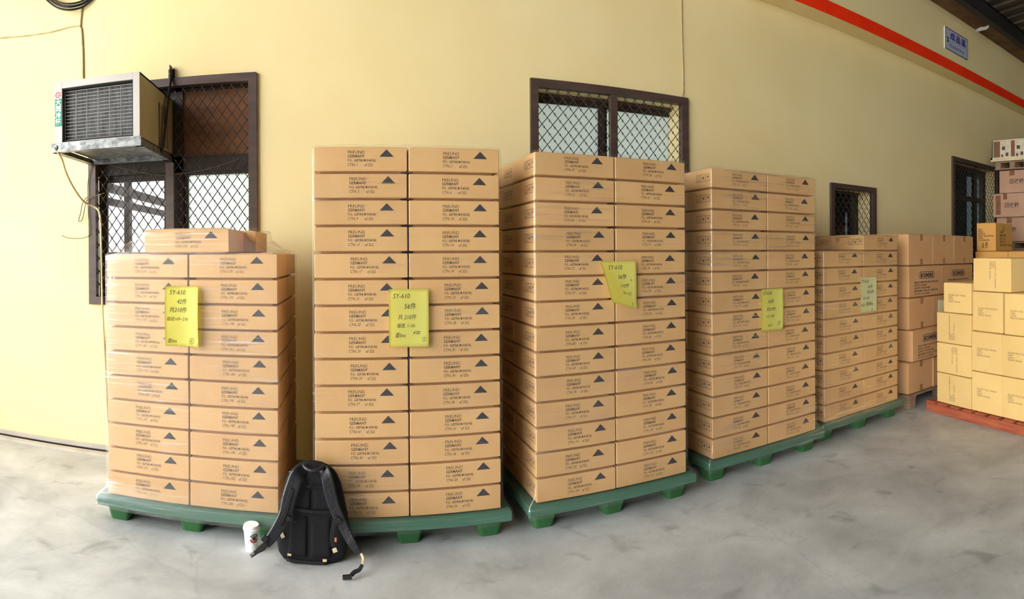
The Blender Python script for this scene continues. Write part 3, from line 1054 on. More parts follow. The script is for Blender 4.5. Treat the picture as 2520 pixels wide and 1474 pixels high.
body_txt = text('PRODUCT: MEMO STEEL EDGE LAWN EDGING\nPRODUCT CODE: M371\nQUANTITY: 4 PCS/PKG INSIDE\nMEASUREMENT: 59.5CM x 37.5 x 33M/CU.D.EX\nG.W. / N.W. 13.10 / 12.30 KGS', 0.0245, bold=0.0006, squash=0.86, line=1.16)
LAY6 = 'bottom layer|second layer up|third layer up|fourth layer up|top layer'.split('|')
g6 = 'cartons on the grey wooden pallet'
for k in range(5):
    z = 0.131 + k * H6
    if k % 2 == 0:
        nb = 3 if k == 4 else 3
        for i in range(nb):
            where = ('next to the short wrapped stack', 'in the middle', 'toward the pale carton pile')[i]
            c = shared('carton', me_end, None, (X6 + 0.215 + i * 0.432 + random.uniform(-.004, .004), Y6 + 0.32 + random.uniform(-.006, .006), z))
            tag(c, 'plain taped carton, %s of grey pallet, %s' % (LAY6[k], where), 'carton', g6)
            shared('tape', tape_me, c, (0.01, -0.3195, H6 - 0.068))
            shared('tape', tape_me, c, (0.01, -0.3195, 0.004))
    else:
        for i in range(2):
            c = shared('carton', me_long, None, (X6 + (0.325 if k == 3 else 0.35) + i * 0.644, Y6 + 0.214 + random.uniform(-.006, .006) - (0.0 if k == 3 else 0.02), z))
            tag(c, 'carton with oval logo, %s of grey pallet, %s' % (LAY6[k], ('next to the short wrapped stack', 'toward the pale carton pile')[i]), 'carton', g6)
            letter('logo_name', logo_txt, 'ink', c, (-0.119, -0.2146, 0.198))
            shared('logo_ring', ring_me, c, (0.0, -0.2146, 0.218))
            letter('print', body_txt, 'ink_soft' if k == 1 else 'ink', c, (-0.225, -0.2146, 0.140))
        for i in range(2):
            c = shared('carton', me_long, None, (X6 + 0.325 + i * 0.644, Y6 + 0.66, z))
            tag(c, 'plain carton, %s of grey pallet, wall row, %s' % (LAY6[k], ('next to the short wrapped stack', 'toward the pale carton pile')[i]), 'carton', g6)
# slip of paper on the taped cartons
bm = boxes((-0.06, 0.06, -0.0008, 0, 0, 0.155))
o = finish('paper_slip', bm, 'paper_pale')
o.location = (5.31, Y6 - 0.004, 0.87)
o.rotation_euler = (0, 0.05, 0)
tag(o, 'pale green paper slip stuck on the taped cartons beside the pale carton pile', 'note')

# ------------------------------------------------------------------ pale yellow cartons on the red wooden pallet, turned to face the bay
A7 = math.radians(-104)
F7 = Matrix.Translation((4.79, 3.07, 0)) @ Matrix.Rotation(A7, 4, 'Z')
p7 = thing('wooden_pallet', 'long red stained wooden pallet under the pale yellow cartons', 'pallet')
p7.matrix_world = F7
finish('stringer', boxes((-0.12, 2.6, -0.035, 0.02, 0.0, 0.085), bevel=0.004), 'redwood', p7)
finish('stringer', boxes((-0.12, 2.6, 0.52, 0.575, 0.0, 0.085), bevel=0.004), 'redwood', p7)
finish('stringer', boxes((-0.12, 2.6, 1.05, 1.10, 0.0, 0.085), bevel=0.004), 'redwood', p7)
for i in range(17):
    a = -0.12 + i * 0.16
    finish('deck_board', boxes((a, a + 0.115, -0.03, 1.10, 0.085, 0.102), bevel=0.003), 'redwood', p7)
GT = 'GOLDEN TOOLS TRADING\nDUBAI\n2220145\nMADE IN TAIWAN'
gt_a = text(GT, 0.0215, bold=0.0, squash=0.88, line=0.95)
gt_s = text('MADE IN TAIWAN', 0.030, bold=0.0007, squash=0.74)
g7 = 'pale yellow cartons on the red pallet'
def pale(u, v, z, w, d, h, label, lay):
    key = ('pale', w, d, h)
    if key not in _tc:
        _tc[key] = carton_mesh(w, d, h - 0.0005, 'carton_g', 0.004)
    c = bpy.data.objects.new('carton', _tc[key])
    C.objects.link(c)
    c.matrix_world = F7 @ Matrix.Translation((u + w / 2, v + d / 2, z)) @ Matrix.Rotation(random.uniform(-.008, .008), 4, 'Z')
    tag(c, label, 'carton', g7)
    fy = -d / 2 - 0.0007
    if lay == 'flat':
        letter('print', gt_a, 'ink_soft', c, (-w * 0.32, fy, h * 0.56))
    elif lay == 'down':
        letter('print', gt_a, 'ink_soft', c, (w * 0.08, fy, h * 0.90), (0, PI / 2, 0))
    elif lay == 'up':
        letter('print', gt_a, 'ink_soft', c, (-w * 0.10, fy, h * 0.12), (0, -PI / 2, 0))
    return c
z = 0.102
CW, CD, CH = 0.448, 0.36, 0.287
for k, lay in enumerate(('up', 'down', 'up')):
    pale(0.0, 0.0, z + k * CH, CW, CD, CH, 'pale yellow carton with sideways print, %s in the end column of the red pallet' % ('lowest', 'second up', 'third up')[k], lay)
    pale(0.0, 0.37, z + k * CH, CW, CD, CH, 'pale yellow carton behind the end column of the red pallet, %s' % ('lowest', 'second up', 'third up')[k], None)
pale(0.075, 0.02, z + 3 * CH, 0.36, 0.44, CH, 'pale yellow carton topping the end column of the red pallet, level print', 'flat')
pale(0.08, 0.47, z + 3 * CH, 0.36, 0.25, CH, 'pale yellow carton behind the topmost one of the end column', None)
for k in range(3):
    pale(0.452, 0.005 if k != 2 else 0.02, z + k * 0.36, 0.356, 0.44, 0.36, 'pale yellow carton with level print in the second column of red pallet, %s' % ('lowest', 'second up', 'third up')[k], 'flat')
    pale(0.812 + (0.03 if k == 2 else 0), 0.005, z + k * 0.36, 0.36, 0.44, 0.36, 'pale yellow carton with level print in the third column of red pallet, %s' % ('lowest', 'second up', 'third up')[k], 'flat')
    pale(1.21, 0.005, z + k * 0.36, 0.36, 0.44, 0.36, 'pale yellow carton with level print in the fourth column of red pallet, %s' % ('lowest', 'second up', 'third up')[k], 'flat')
    pale(0.452, 0.49, z + k * 0.36, 0.356, 0.44, 0.36, 'pale yellow carton behind the second column of red pallet, %s' % ('lowest', 'second up', 'third up')[k], None)
    pale(0.812, 0.49, z + k * 0.36, 0.36, 0.44, 0.36, 'pale yellow carton behind the third column of red pallet, %s' % ('lowest', 'second up', 'third up')[k], None)
pale(0.47, 0.01, z + 3 * 0.36, 0.44, 0.36, 0.30, 'pale yellow carton lying on its side on top of the second column, print running down', 'down')

# ------------------------------------------------------------------ goods further back
g8 = 'plain cartons behind the red pallet'
me_back = carton_mesh(0.438, 0.6, 0.385 - 0.0005, 'carton_o', 0.005)
F8 = Matrix.Translation((6.35, 3.51, 0)) @ Matrix.Rotation(-PI / 2, 4, 'Z')
for i in range(2):
    for k in range(4):
        c = bpy.data.objects.new('carton', me_back)
        C.objects.link(c)
        c.matrix_world = F8 @ Matrix.Translation((0.22 + i * 0.443, 0.3, k * 0.385))
        tag(c, 'plain orange-brown carton behind the pale pile, %s, %s' % (('bottom layer', 'second layer', 'third layer', 'top layer')[k], ('wall side', 'bay side')[i]), 'carton', g8)
c = shared('carton', carton_mesh(0.46, 0.26, 0.345, 'carton_o', 0.004), None, (6.60, 3.37, 1.5405))
tag(c, 'orange-brown carton with dense black print standing alone below the far window', 'carton')
letter('print', text('CHINA 1\nPRODUCT\nDESCRIPTION\nCARTON: 4 DRILL MOUNTING\n  4 DRILL 3\n  5 TO 6 WORK OPEN', 0.026, bold=0.0008, squash=0.62), 'ink', c, (-0.2308, 0.115, 0.255), (0, 0, -PI / 2))
letter('print', text('人 回\n水 口', 0.045, bold=0.0012, squash=0.8, line=0.8), 'ink', c, (-0.2308, 0.06, 0.075), (0, 0, -PI / 2))
letter('print', text('CASE\nMEASURE\nQTY: 24\nNET WT.\nGROSS WT. 13 KGS', 0.040, bold=0.001, squash=1.0), 'ink_soft', c, (-0.12, -0.1306, 0.22))
letter('print', text('△', 0.09, squash=1.0), 'ink_soft', c, (-0.06, -0.1306, 0.25))

XB, YB = 7.55, 3.86
g9 = 'used cartons stacked by the far window'
me_low = carton_mesh(0.60, 0.52, 0.39 - 0.0005, 'carton_r', 0.005)
for k in range(4):
    c = shared('carton', me_low, None, (XB + 0.31, YB - 0.27, k * 0.39))
    tag(c, 'used pinkish carton under the raised wooden pallet, %s' % ('bottom', 'second up', 'third up', 'fourth up')[k], 'carton', g9)
def small_pallet(z, label, mat='wood'):
    p = thing('wooden_pallet', label, 'pallet', (XB, YB, z))
    for j in range(3):
        finish('stringer', boxes((0.0, 0.62, -0.54 + j * 0.22, -0.46 + j * 0.22, 0.018, 0.095)), mat, p)
    for j in range(5):
        finish('deck_board', boxes((j * 0.13, 0.09 + j * 0.13, -0.56, -0.005, 0.095, 0.113)), mat, p)
        finish('base_board', boxes((j * 0.13, 0.09 + j * 0.13, -0.56, -0.005, 0.0, 0.018)), mat, p)
    return p
small_pallet(1.56, 'brown wooden pallet raised on cartons by the far window', 'wood')
dims = [(0.56, 0.52, 0.345, 1.673, -0.0, '神箱', 'bottom one on the raised pallet'), (0.58, 0.56, 0.345, 2.018, 0.03, '回收箱', 'middle one, patched with tape'), (0.50, 0.52, 0.33, 2.363, -0.03, '回收箱', 'upper one')]
for wx, dy, h, zz, off, word, which in dims:
    c = shared('carton', carton_mesh(wx, dy, h - 0.0005, 'carton_r', 0.006), None, (XB + 0.31, YB - 0.28 + off, zz))
    tag(c, 'pinkish recycling carton marked in Chinese, %s' % which, 'carton', g9)
    letter('print', text(word, 0.075, bold=0.0015), 'ink_soft', c, (-wx / 2 - 0.0008, 0.10, h * 0.42), (0, 0, -PI / 2))
    bm = bmesh.new()
    for a, b2, z0_, z1_ in ((0.16, 0.24, 0.04, h - 0.03), (0.06, 0.12, h - 0.09, h)) if 'tape' in which else ((0.02, 0.10, h - 0.08, h),):
        box(bm, -wx / 2 - 0.0012, -wx / 2 - 0.0004, a, b2, z0_, z1_)
    finish('tape', bm, 'tape_clear', c)
small_pallet(2.695, 'wooden pallet under the newspaper-filled crate', 'wood')
cr = thing('plastic_crate', 'cream plastic crate with newspaper sheets on the used carton stack', 'crate', (XB, YB, 2.808))
finish('crate_base', boxes((-0.05, 0.64, -0.58, 0.035, 0, 0.03), bevel=0.008), 'crate', cr)
finish('crate_rim', boxes((-0.05, -0.02, -0.58, 0.035, 0.03, 0.055), (-0.05, 0.64, 0.005, 0.035, 0.03, 0.055)), 'crate', cr)
finish('crate_wall', boxes((-0.03, -0.018, 0.0, 0.02, 0.03, 0.30), (-0.03, 0.60, 0.008, 0.02, 0.03, 0.30), (-0.03, -0.018, -0.56, 0.02, 0.285, 0.30)), 'crate', cr)
for k, (a, b2, mt) in enumerate(((-0.10, -0.02, 'tape_clear'), (-0.27, -0.10, 'newsprint'), (-0.33, -0.27, 'tape_clear'), (-0.54, -0.33, 'newsprint'))):
    s = finish('newspaper_sheet', boxes((-0.016, -0.010, a, b2, 0.03, 0.285)), mt, cr)
    if mt == 'newsprint':
        for (ya, yb, za, zb) in ((0.03, 0.08, 0.16, 0.21), (0.02, 0.05, 0.05, 0.10), (0.09, 0.13, 0.07, 0.12)):
            finish('printed_picture', boxes((-0.0175, -0.0163, b2 - yb, b2 - ya, za, zb)), 'ink_soft', s)

# ------------------------------------------------------------------ air conditioner in the window
XL, XR, YF, ZB, ZT = -1.914, -1.290, 3.646, 2.305, 2.740
ac = thing('air_conditioner', 'beige window air conditioner with dusty grille jutting from the wall', 'air conditioner', ((XL + XR) / 2, YF, ZB))
hw, H = (XR - XL) / 2, ZT - ZB
sl = [(0.40 + i * 0.07, 0.445 + i * 0.07) for i in range(4)]        # open louvre slots in the case's side
ed = [0.012] + [v for p in sl for v in p] + [0.78]
side = [(hw - .012, hw, ed[k], ed[k + 1], 0, H) for k in range(0, len(ed), 2)] + [(hw - .012, hw, a, b, z0_, z1_) for a, b in sl for z0_, z1_ in ((0, 0.03), (H - 0.10, H))]
finish('case', boxes((-hw, -hw + .012, 0.012, 0.78, 0, H), *side, (-hw, hw, 0.012, 0.78, H - .012, H), (-hw, hw, 0.012, 0.78, 0, .012)), 'ac_case', ac)
bz = 0.058
finish('bezel', boxes((-hw, -hw + bz, 0, 0.014, 0, H), (hw - bz * .8, hw, 0, 0.014, 0, H), (-hw + bz, hw - bz * .8, 0, 0.014, H - bz * .8, H), (-hw + bz, hw - bz * .8, 0, 0.014, 0, 0.018), bevel=0.002), 'ac_bezel', ac)
finish('coil', boxes((-hw + bz, hw - bz * .8, 0.06, 0.09, 0.01, H - 0.03)), 'ac_coil', ac)
finish('grille_surround', frame_rect(-hw + bz - .002, hw - bz * .8 + .002, 0.016, H - bz * .8 + .002, 0.014, 0.06, 0.012), 'black', ac)
bm = bmesh.new()
gx0, gx1, gz0, gz1 = -hw + bz + .012, hw - bz * .8 - .012, 0.035, H - bz * .8 - 0.02
for i in range(15):
    zz = gz0 + (gz1 - gz0) * i / 14
    tube(bm, [(gx0, 0.030, zz), (gx1, 0.030, zz)], 0.0022, 5)
for i in range(7):
    xx = gx0 + (gx1 - gx0) * i / 6
    tube(bm, [(xx, 0.026, gz0), (xx, 0.026, gz1)], 0.0024, 5)
finish('guard_wires', bm, 'ac_wire', ac)
fins = bmesh.new()
for i in range(120):
    xx = -hw + bz + 0.004 + i * (2 * hw - bz * 1.8 - 0.008) / 119
    box(fins, xx - 0.0008, xx + 0.0008, 0.052, 0.062, 0.02, H - 0.05)
o = finish('coil_fins', fins, 'ac_coil', ac)
o['kind'] = 'stuff'
for i in range(4):
    bm = bmesh.new()                                              # slanted vane behind each slot
    obox(bm, (hw - 0.060, 0.4225 + i * 0.07, (H - 0.07) / 2), Vector((0.012, 0.020, 0)), Vector((0.001, -0.0006, 0)), Vector((0, 0, (H - 0.13) / 2)))
    finish('side_louvre', bm, 'ac_case', ac)
st = finish('name_sticker', boxes((-hw + 0.003, -hw + 0.056, -0.0012, 0, 0.130, 0.318)), 'sticker_green', ac)
for i, ch in enumerate('大同冷氣'):
    letter('sticker_character', text(ch, 0.045, bold=0.0013), 'sticker_white', st, (-hw + 0.007, -0.0022, 0.279 - i * 0.045))
rl = bmesh.new()
def disc(bm, cx, cz, r0, r1, y, n=28, gaps=0):
    for k in range(n):
        if gaps and k % (n // gaps) == 0:
            continue
        a, b = 2 * PI * k / n, 2 * PI * (k + 1) / n
        quad(bm, [(cx + r0 * math.cos(a), y, cz + r0 * math.sin(a)), (cx + r1 * math.cos(a), y, cz + r1 * math.sin(a)),
                  (cx + r1 * math.cos(b), y, cz + r1 * math.sin(b)), (cx + r0 * math.cos(b), y, cz + r0 * math.sin(b))])
disc(rl, -hw + 0.028, 0.347, 0.0115, 0.0215, -0.0016, gaps=7)
disc(rl, -hw + 0.028, 0.347, 0.0, 0.0055, -0.0016)
disc(rl, -hw + 0.028, 0.347, 0.0085, 0.0098, -0.0016)
disc(rl, -hw + 0.028, 0.347, 0.0215, 0.0228, -0.0016)
bk = finish('logo_sticker', boxes((-hw + 0.002, -hw + 0.054, -0.0008, 0, 0.321, 0.373)), 'sticker_white', ac)
finish('logo_print', rl, 'sticker_red', bk)

sb = thing('support_bracket', 'galvanised steel angle bracket carrying the air conditioner', 'bracket', (0, 0, 0))
zb = ZB - 0.001
finish('front_angle', boxes((XL - .02, XR + .012, YF - 0.012, YF - 0.008, zb - 0.045, zb + 0.012), (XL - .02, XR + .012, YF - 0.012, YF + 0.035, zb - 0.049, zb - 0.045)), 'galv', sb)
for s, x in ((1, XR + .012), (-1, XL - .02)):
    finish('side_angle', boxes((x - 0.004 * (s > 0), x + 0.004 * (s < 0), YF, YW - 0.03, zb - 0.045, zb), ((x - 0.05) if s > 0 else x, x if s > 0 else x + 0.05, YF, YW - 0.03, zb - 0.049, zb - 0.045)), 'galv', sb)
finish('rear_angle', boxes((XL, XR, YW - 0.07, YW - 0.03, zb - 0.049, zb - 0.045), (XL, XR, YW - 0.036, YW - 0.032, zb - 0.045, zb)), 'galv', sb)
finish('drip_pan', boxes((XL + 0.05, XR - 0.04, YF + 0.04, YW - 0.08, zb - 0.012, zb - 0.001)), 'galv', sb)
top_pt = Vector((XR + 0.03, YW - 0.03, 2.925))
low_pt = Vector((XR + 0.022, 4.06, zb - 0.03))
bm = bmesh.new()
ribbon(bm, [top_pt, low_pt], 0.045, 0.006, Vector((1, 0, 0)))
finish('hanger_bar', bm, 'darksteel', sb)
finish('wall_plate', boxes((XR - 0.005, XR + 0.045, YW - 0.006, YW, 2.87, 2.95), (XR + 0.022, XR + 0.028, YW - 0.07, YW - 0.006, 2.86, 2.965), bevel=0.001), 'darksteel', sb)
bm = bmesh.new()
tube(bm, [(XR + 0.008, YW - 0.018, 2.915), (XR + 0.008, YW - 0.004, 2.915)], 0.009, 6)
finish('bolt', bm, 'galv', sb)
bm = bmesh.new()
tube(bm, [(XL + 0.012, YF - 0.026, zb - 0.015), (XL + 0.012, YF - 0.008, zb - 0.015)], 0.016, 12)
finish('drain_spigot', bm, 'galv', sb)

# ------------------------------------------------------------------ cables and hose on the wall
def cable(pts, r, mat, label, name='cable', n=8, group=None, cat='cable'):
    bm = bmesh.new()
    tube(bm, smooth_path(pts, n), r, 6)
    o = finish(name, bm, mat, smooth=True)
    return tag(o, label, cat, group)
yw = YW - 0.008
cable([Vector((XL + 0.012, YF - 0.030, zb - 0.02)), W(152, 385, 3.70), W(163, 420, 3.85), W(184, 462, 4.05), W(208, 494, 4.20), W(232, 505, yw - 0.04), W(246, 525, yw - 0.036), W(249, 600, yw - 0.036), W(251, 740, yw - 0.036), W(256, 860, yw), W(260, 980, yw), W(264, 1040, yw), W(266, 1085, yw)],
      0.0085, 'hose', 'yellowed drain hose running from the air conditioner down the wall', 'drain_hose', cat='hose')
cable([W(205, 12, yw), W(200, 60, yw), W(203, 70, yw), W(206, 120, yw), W(207, 186, yw), W(208, 215, yw)], 0.008, 'cable', 'beige cable dropping down the wall behind the air conditioner')
cable([W(-20, 90, yw), W(60, 84, yw), W(130, 74, yw), W(175, 62, yw), W(201, 60, yw - 0.006)], 0.004, 'cable', 'thin beige cable sagging along the wall to the vertical cable')
cable([W(1680, -20, yw), W(1681, 80, yw), W(1683, 170, yw), W(1684, 226, yw), W(1680, 244, yw - 0.03)], 0.004, 'cable', 'thin pale cord running down to the two-pane window frame', 'cord', cat='cord')
for k, (dz, r) in enumerate(((0, 0.010), (8, 0.008), (-7, 0.007))):
    cable([W(108, -22 + dz, yw - 0.02), W(140, 4 + dz, yw - 0.05), W(172, 12 + dz, yw - 0.06), W(206, 5 + dz, yw - 0.02), W(232, -14 + dz, yw - 0.01)], r, 'cable_black',
          'black cable in the sagging bundle above the air conditioner, ' + ('thickest', 'medium, hanging lowest', 'thinnest, hanging highest')[k], group='sagging black cables')
cable([W(231, 392, yw - 0.03), W(218, 440, yw - 0.035), W(217, 500, yw - 0.035), W(220, 560, yw - 0.035), W(219, 576, yw - 0.03), W(200, 583, yw - 0.03), W(170, 582, yw - 0.03), W(152, 576, yw - 0.03)], 0.003, 'cable_dark',
      'loose brown wire hanging beside the window frame, end bent outward', 'wire', cat='wire')
cable([W(258, 472, yw - 0.04), W(236, 478, yw - 0.05), W(216, 482, yw - 0.05), W(204, 497, yw - 0.04), W(199, 520, yw - 0.03), W(194, 540, yw - 0.02), W(202, 538, yw - 0.02), W(208, 515, yw - 0.03), W(214, 490, yw - 0.05), W(230, 480, yw - 0.055), W(250, 476, yw - 0.05)], 0.0035, 'cable_dark',
      'brown wire knotted round the drain hose by the window', 'wire', cat='wire')
cable([W(232, 388, yw - 0.04), W(270, 402, yw - 0.045), W(330, 418, yw - 0.04), W(390, 428, yw - 0.045), W(440, 426, yw - 0.04), W(520, 412, yw - 0.04), W(600, 385, yw - 0.04)], 0.0015, 'cable_dark',
      'thin wire strung across the window mesh under the air conditioner', 'wire', cat='wire')

# ------------------------------------------------------------------ sign on the beam
ys = 4.088
sl, sr_ = W(2325, 130, ys), W(2380, 150, ys)
zt = W(2325, 72, ys).z
zs = W(2325, 126, ys).z
swd = sr_.x - sl.x
sg = thing('wall_sign', 'blue-grey area sign with Chinese and English lettering above the red stripe', 'sign', (sl.x, ys, zs))
sh = zt - zs
finish('board', boxes((0, swd, -0.012, 0.004, 0, sh)), 'sign_edge', sg)
finish('face', boxes((0.006, swd, -0.0128, -0.012, 0.0, sh)), 'sign_border', sg)
finish('panel', boxes((0.018, swd - 0.012, -0.0136, -0.0128, 0.012, sh - 0.012)), 'sign', sg)
for i, ch in enumerate('成品區'):
    letter('lettering', text(ch, sh * 0.36, bold=0.003, squash=swd * 0.215 / (sh * 0.36)), 'navy', sg, (swd * (0.22 + 0.245 * i), -0.0145, sh * 0.57))
letter('lettering', text('Finished Area', sh * 0.27, squash=swd * 0.74 / (sh * 0.27 * 6.2)), 'navy', sg, (swd * 0.19, -0.0145, sh * 0.17))
finish('rule', boxes((swd * .16, swd * .97, -0.0142, -0.0136, sh * 0.445, sh * 0.455)), 'sign_border', sg)
letter('lettering', text('2', sh * 0.30, bold=0.006), 'ink', sg, (swd * 0.08, -0.0145, sh * 0.36))

# peeling strip on the soffit
bm = bmesh.new()
ribbon(bm, smooth_path([W(2402, 84, 3.86), W(2409, 82, 3.86), W(2417, 79, 3.85), W(2428, 77, 3.84), W(2436, 70, 3.83)], 4), [0.02 + 0.03 * math.sin(i / 16 * PI) for i in range(17)], 0.003, Vector((-0.5, -0.8, 0.2)))
tag(finish('paint_flake', bm, 'flake'), 'white strip of peeling paint hanging from the brown soffit', 'paint flake')

# ------------------------------------------------------------------ coffee cup
cup = thing('coffee_cup', 'white paper coffee cup with white lid beside the backpack', 'cup', (-0.482, 3.066, 0), math.radians(8))
bm = bmesh.new()
lathe(bm, [(0.0285, 0.0), (0.0305, 0.001), (0.0310, 0.006), (0.0405, 0.112), (0.0405, 0.114)], 48)
finish('cup_body', bm, 'white', cup, smooth=True)
bm = bmesh.new()
lathe(bm, [(0.0432, 0.108), (0.0440, 0.110), (0.0440, 0.1165), (0.0418, 0.120), (0.0400, 0.132), (0.0385, 0.1345), (0.0360, 0.1345), (0.0350, 0.1328), (0.001, 0.1328)], 48)
finish('lid', bm, 'lid', cup)
def on_cup(bm, rings, ac=-1.15, zc=0.074):
    """Concentric patch on the cup wall; rings = radii in metres, faces between neighbours in pairs."""
    def P(r, a):
        z = zc + r * math.sin(a)
        R = 0.0310 + (0.0405 - 0.0310) * (z - 0.006) / 0.106 + 0.0006
        t = ac + r * math.cos(a) / R
        return (R * math.cos(t), R * math.sin(t), z)
    for r0, r1, a0, a1 in rings:
        n = max(3, int(28 * (a1 - a0) / (2 * PI)))
        for k in range(n):
            a, b = a0 + (a1 - a0) * k / n, a0 + (a1 - a0) * (k + 1) / n
            m2 = 3
            for j in range(m2):
                ra, rb = r0 + (r1 - r0) * j / m2, r0 + (r1 - r0) * (j + 1) / m2
                quad(bm, [P(ra, a), P(rb, a), P(rb, b), P(ra, b)])
    return bm
on = on_cup(bmesh.new(), [(0.0005, 0.0095, 0, 2 * PI), (0.0115, 0.016, 0.1, PI - 0.1), (0.0115, 0.0145, PI + .2, 2 * PI - .2)] + [(0.0180, 0.0260, a, a + 0.26) for a in (0.25, 0.62, 0.99, 1.36, 1.73, 2.10, 2.47)])
finish('logo', on, 'logo_dark', cup)
finish('logo_band', on_cup(bmesh.new(), [(0.0160, 0.0245, PI + 0.15, 2 * PI - 0.15)]), 'logo_red', cup)
finish('logo_caption', on_cup(bmesh.new(), [(0.0005, 0.0022, 0, 2 * PI)], -1.05, 0.040), 'sign_border', cup)

# ------------------------------------------------------------------ backpack
BX, BY = -0.158, 2.952
bp = thing('backpack', 'black backpack leaning on the tall stack, padded back and straps outward', 'backpack', (BX, BY, 0))
prof = [(0.0, .125), (0.012, .150), (0.04, .172), (0.10, .184), (0.18, .183), (0.26, .172), (0.33, .158), (0.39, .143), (0.43, .126), (0.46, .105), (0.482, .080), (0.497, .050), (0.503, .022)]
prof = [(z * 0.966, h) for z, h in prof]
LEAN = 0.125
def bp_depth(z):
    return (0.098 - 0.04 * (z / 0.5) ** 1.3) * (1 if z < 0.42 else max(0.35, 1 - (z - 0.42) / 0.13))
def bp_back(z):
    return z * LEAN
bm = bmesh.new()
rings = []
NS = 40
for z, hwid in prof:
    d = bp_depth(z)
    ring = []
    for k in range(NS):
        a = 2 * PI * k / NS
        c, s = math.cos(a), math.sin(a)
        e = 0.55
        x = hwid * (abs(c) ** e) * (1 if c >= 0 else -1)
        y = d / 2 * (abs(s) ** e) * (1 if s >= 0 else -1)
        ring.append(bm.verts.new((x, bp_back(z) + d / 2 + y, z)))
    rings.append(ring)
for r0, r1 in zip(rings, rings[1:]):
    for k in range(NS):
        bm.faces.new((r0[k], r0[(k + 1) % NS], r1[(k + 1) % NS], r1[k]))
bm.faces.new(rings[0][::-1])
bm.faces.new(rings[-1])
finish('bag_body', bm, 'black_cloth', bp, smooth=True)
def pad(pts, name='back_pad', bulge=0.014, mat='black_mesh'):
    """Quilted pad on the bag's back: pts = outline corners (x, z) in order, rounded and domed."""
    n = 10
    bm = bmesh.new()
    (ax, az), (bx, bz_), (cx, cz), (dx, dz_) = [(x, z * 0.966) for x, z in pts]
    grid = []
    for i in range(n + 1):
        row = []
        for j in range(n + 1):
            u, v = i / n, j / n
            x = (ax * (1 - u) + bx * u) * (1 - v) + (dx * (1 - u) + cx * u) * v
            z = (az * (1 - u) + bz_ * u) * (1 - v) + (dz_ * (1 - u) + cz * u) * v
            eu, ev = min(u, 1 - u) * n, min(v, 1 - v) * n
            h = min(1, eu / 1.2) * min(1, ev / 1.2)
            row.append(bm.verts.new((x, bp_back(z) + 0.004 - bulge * h ** 0.6, z)))
        grid.append(row)
    for i in range(n):
        for j in range(n):
            bm.faces.new((grid[i][j], grid[i + 1][j], grid[i + 1][j + 1], grid[i][j + 1]))
    return finish(name, bm, mat, bp, smooth=True)
pad([(-0.125, 0.030), (-0.022, 0.022), (-0.022, 0.240), (-0.108, 0.252)])
pad([(-0.014, 0.022), (0.100, 0.024), (0.094, 0.236), (-0.014, 0.240)])
pad([(-0.104, 0.272), (-0.006, 0.262), (-0.004, 0.372), (-0.086, 0.376)])
pad([(0.004, 0.262), (0.106, 0.256), (0.088, 0.364), (0.004, 0.370)])
pad([(-0.074, 0.388), (0.076, 0.378), (0.050, 0.470), (-0.048, 0.474)], 'yoke_pad', 0.008, 'black_cloth')
bm = bmesh.new()
ribbon(bm, [(-0.125, bp_back(.255) - 0.010, 0.264), (0, bp_back(.25) - 0.018, 0.254), (0.125, bp_back(.245) - 0.010, 0.247)], 0.016, 0.008)
finish('cross_strap', bm, 'webbing', bp)
bm = bmesh.new()
tube(bm, smooth_path([(-0.046, 0.050, 0.474), (-0.030, 0.030, 0.464), (0.0, 0.018, 0.458), (0.040, 0.026, 0.464), (0.058, 0.048, 0.472)], 6), 0.010, 8)
finish('grab_handle', bm, 'strap', bp, smooth=True)
bm = bmesh.new()
tube(bm, smooth_path([(-0.128, -0.006, 0.022), (-0.02, -0.012, 0.014), (0.07, -0.012, 0.012)], 6), 0.008, 8)
finish('base_piping', bm, 'webbing', bp, smooth=True)
L = lambda px, py, y: W(px, py, BY + y) - Vector((BX, BY, 0))
def strap(pts, widths, thick, name, mat, n=6, nor=Vector((0, -1, 0.1))):
    path = smooth_path(pts, n)
    ws = []
    for i in range(len(path)):
        t = i / (len(path) - 1) * (len(widths) - 1)
        k = min(int(t), len(widths) - 2)
        ws.append(widths[k] + (widths[k + 1] - widths[k]) * (t - k))
    bm = bmesh.new()
    ribbon(bm, path, ws, thick, nor)
    return finish(name, bm, mat, bp, smooth=False)
# strap toward the coffee cup
s1 = strap([L(742, 1152, 0.055), L(727, 1170, 0.022), L(716, 1200, 0.006), L(706, 1232, -0.004), L(699, 1262, -0.014), L(684, 1292, -0.030), L(664, 1322, -0.046), L(650, 1338, -0.056)], [.056, .068, .072, .070, .066, .060, .052, .044], 0.016, 'shoulder_strap', 'strap')
strap([L(716, 1203, -0.008), L(706, 1232, -0.020), L(698, 1262, -0.032), L(684, 1290, -0.046)], [.022, .022, .022, .022], 0.005, 'strap_webbing', 'webbing')
strap([L(652, 1336, -0.058), L(642, 1346, -0.075), L(628, 1356, -0.090), L(613, 1367, -0.10)], [.026, .034, .022, .018], 0.005, 'strap_tail', 'webbing', nor=Vector((0, -0.6, 0.8)))
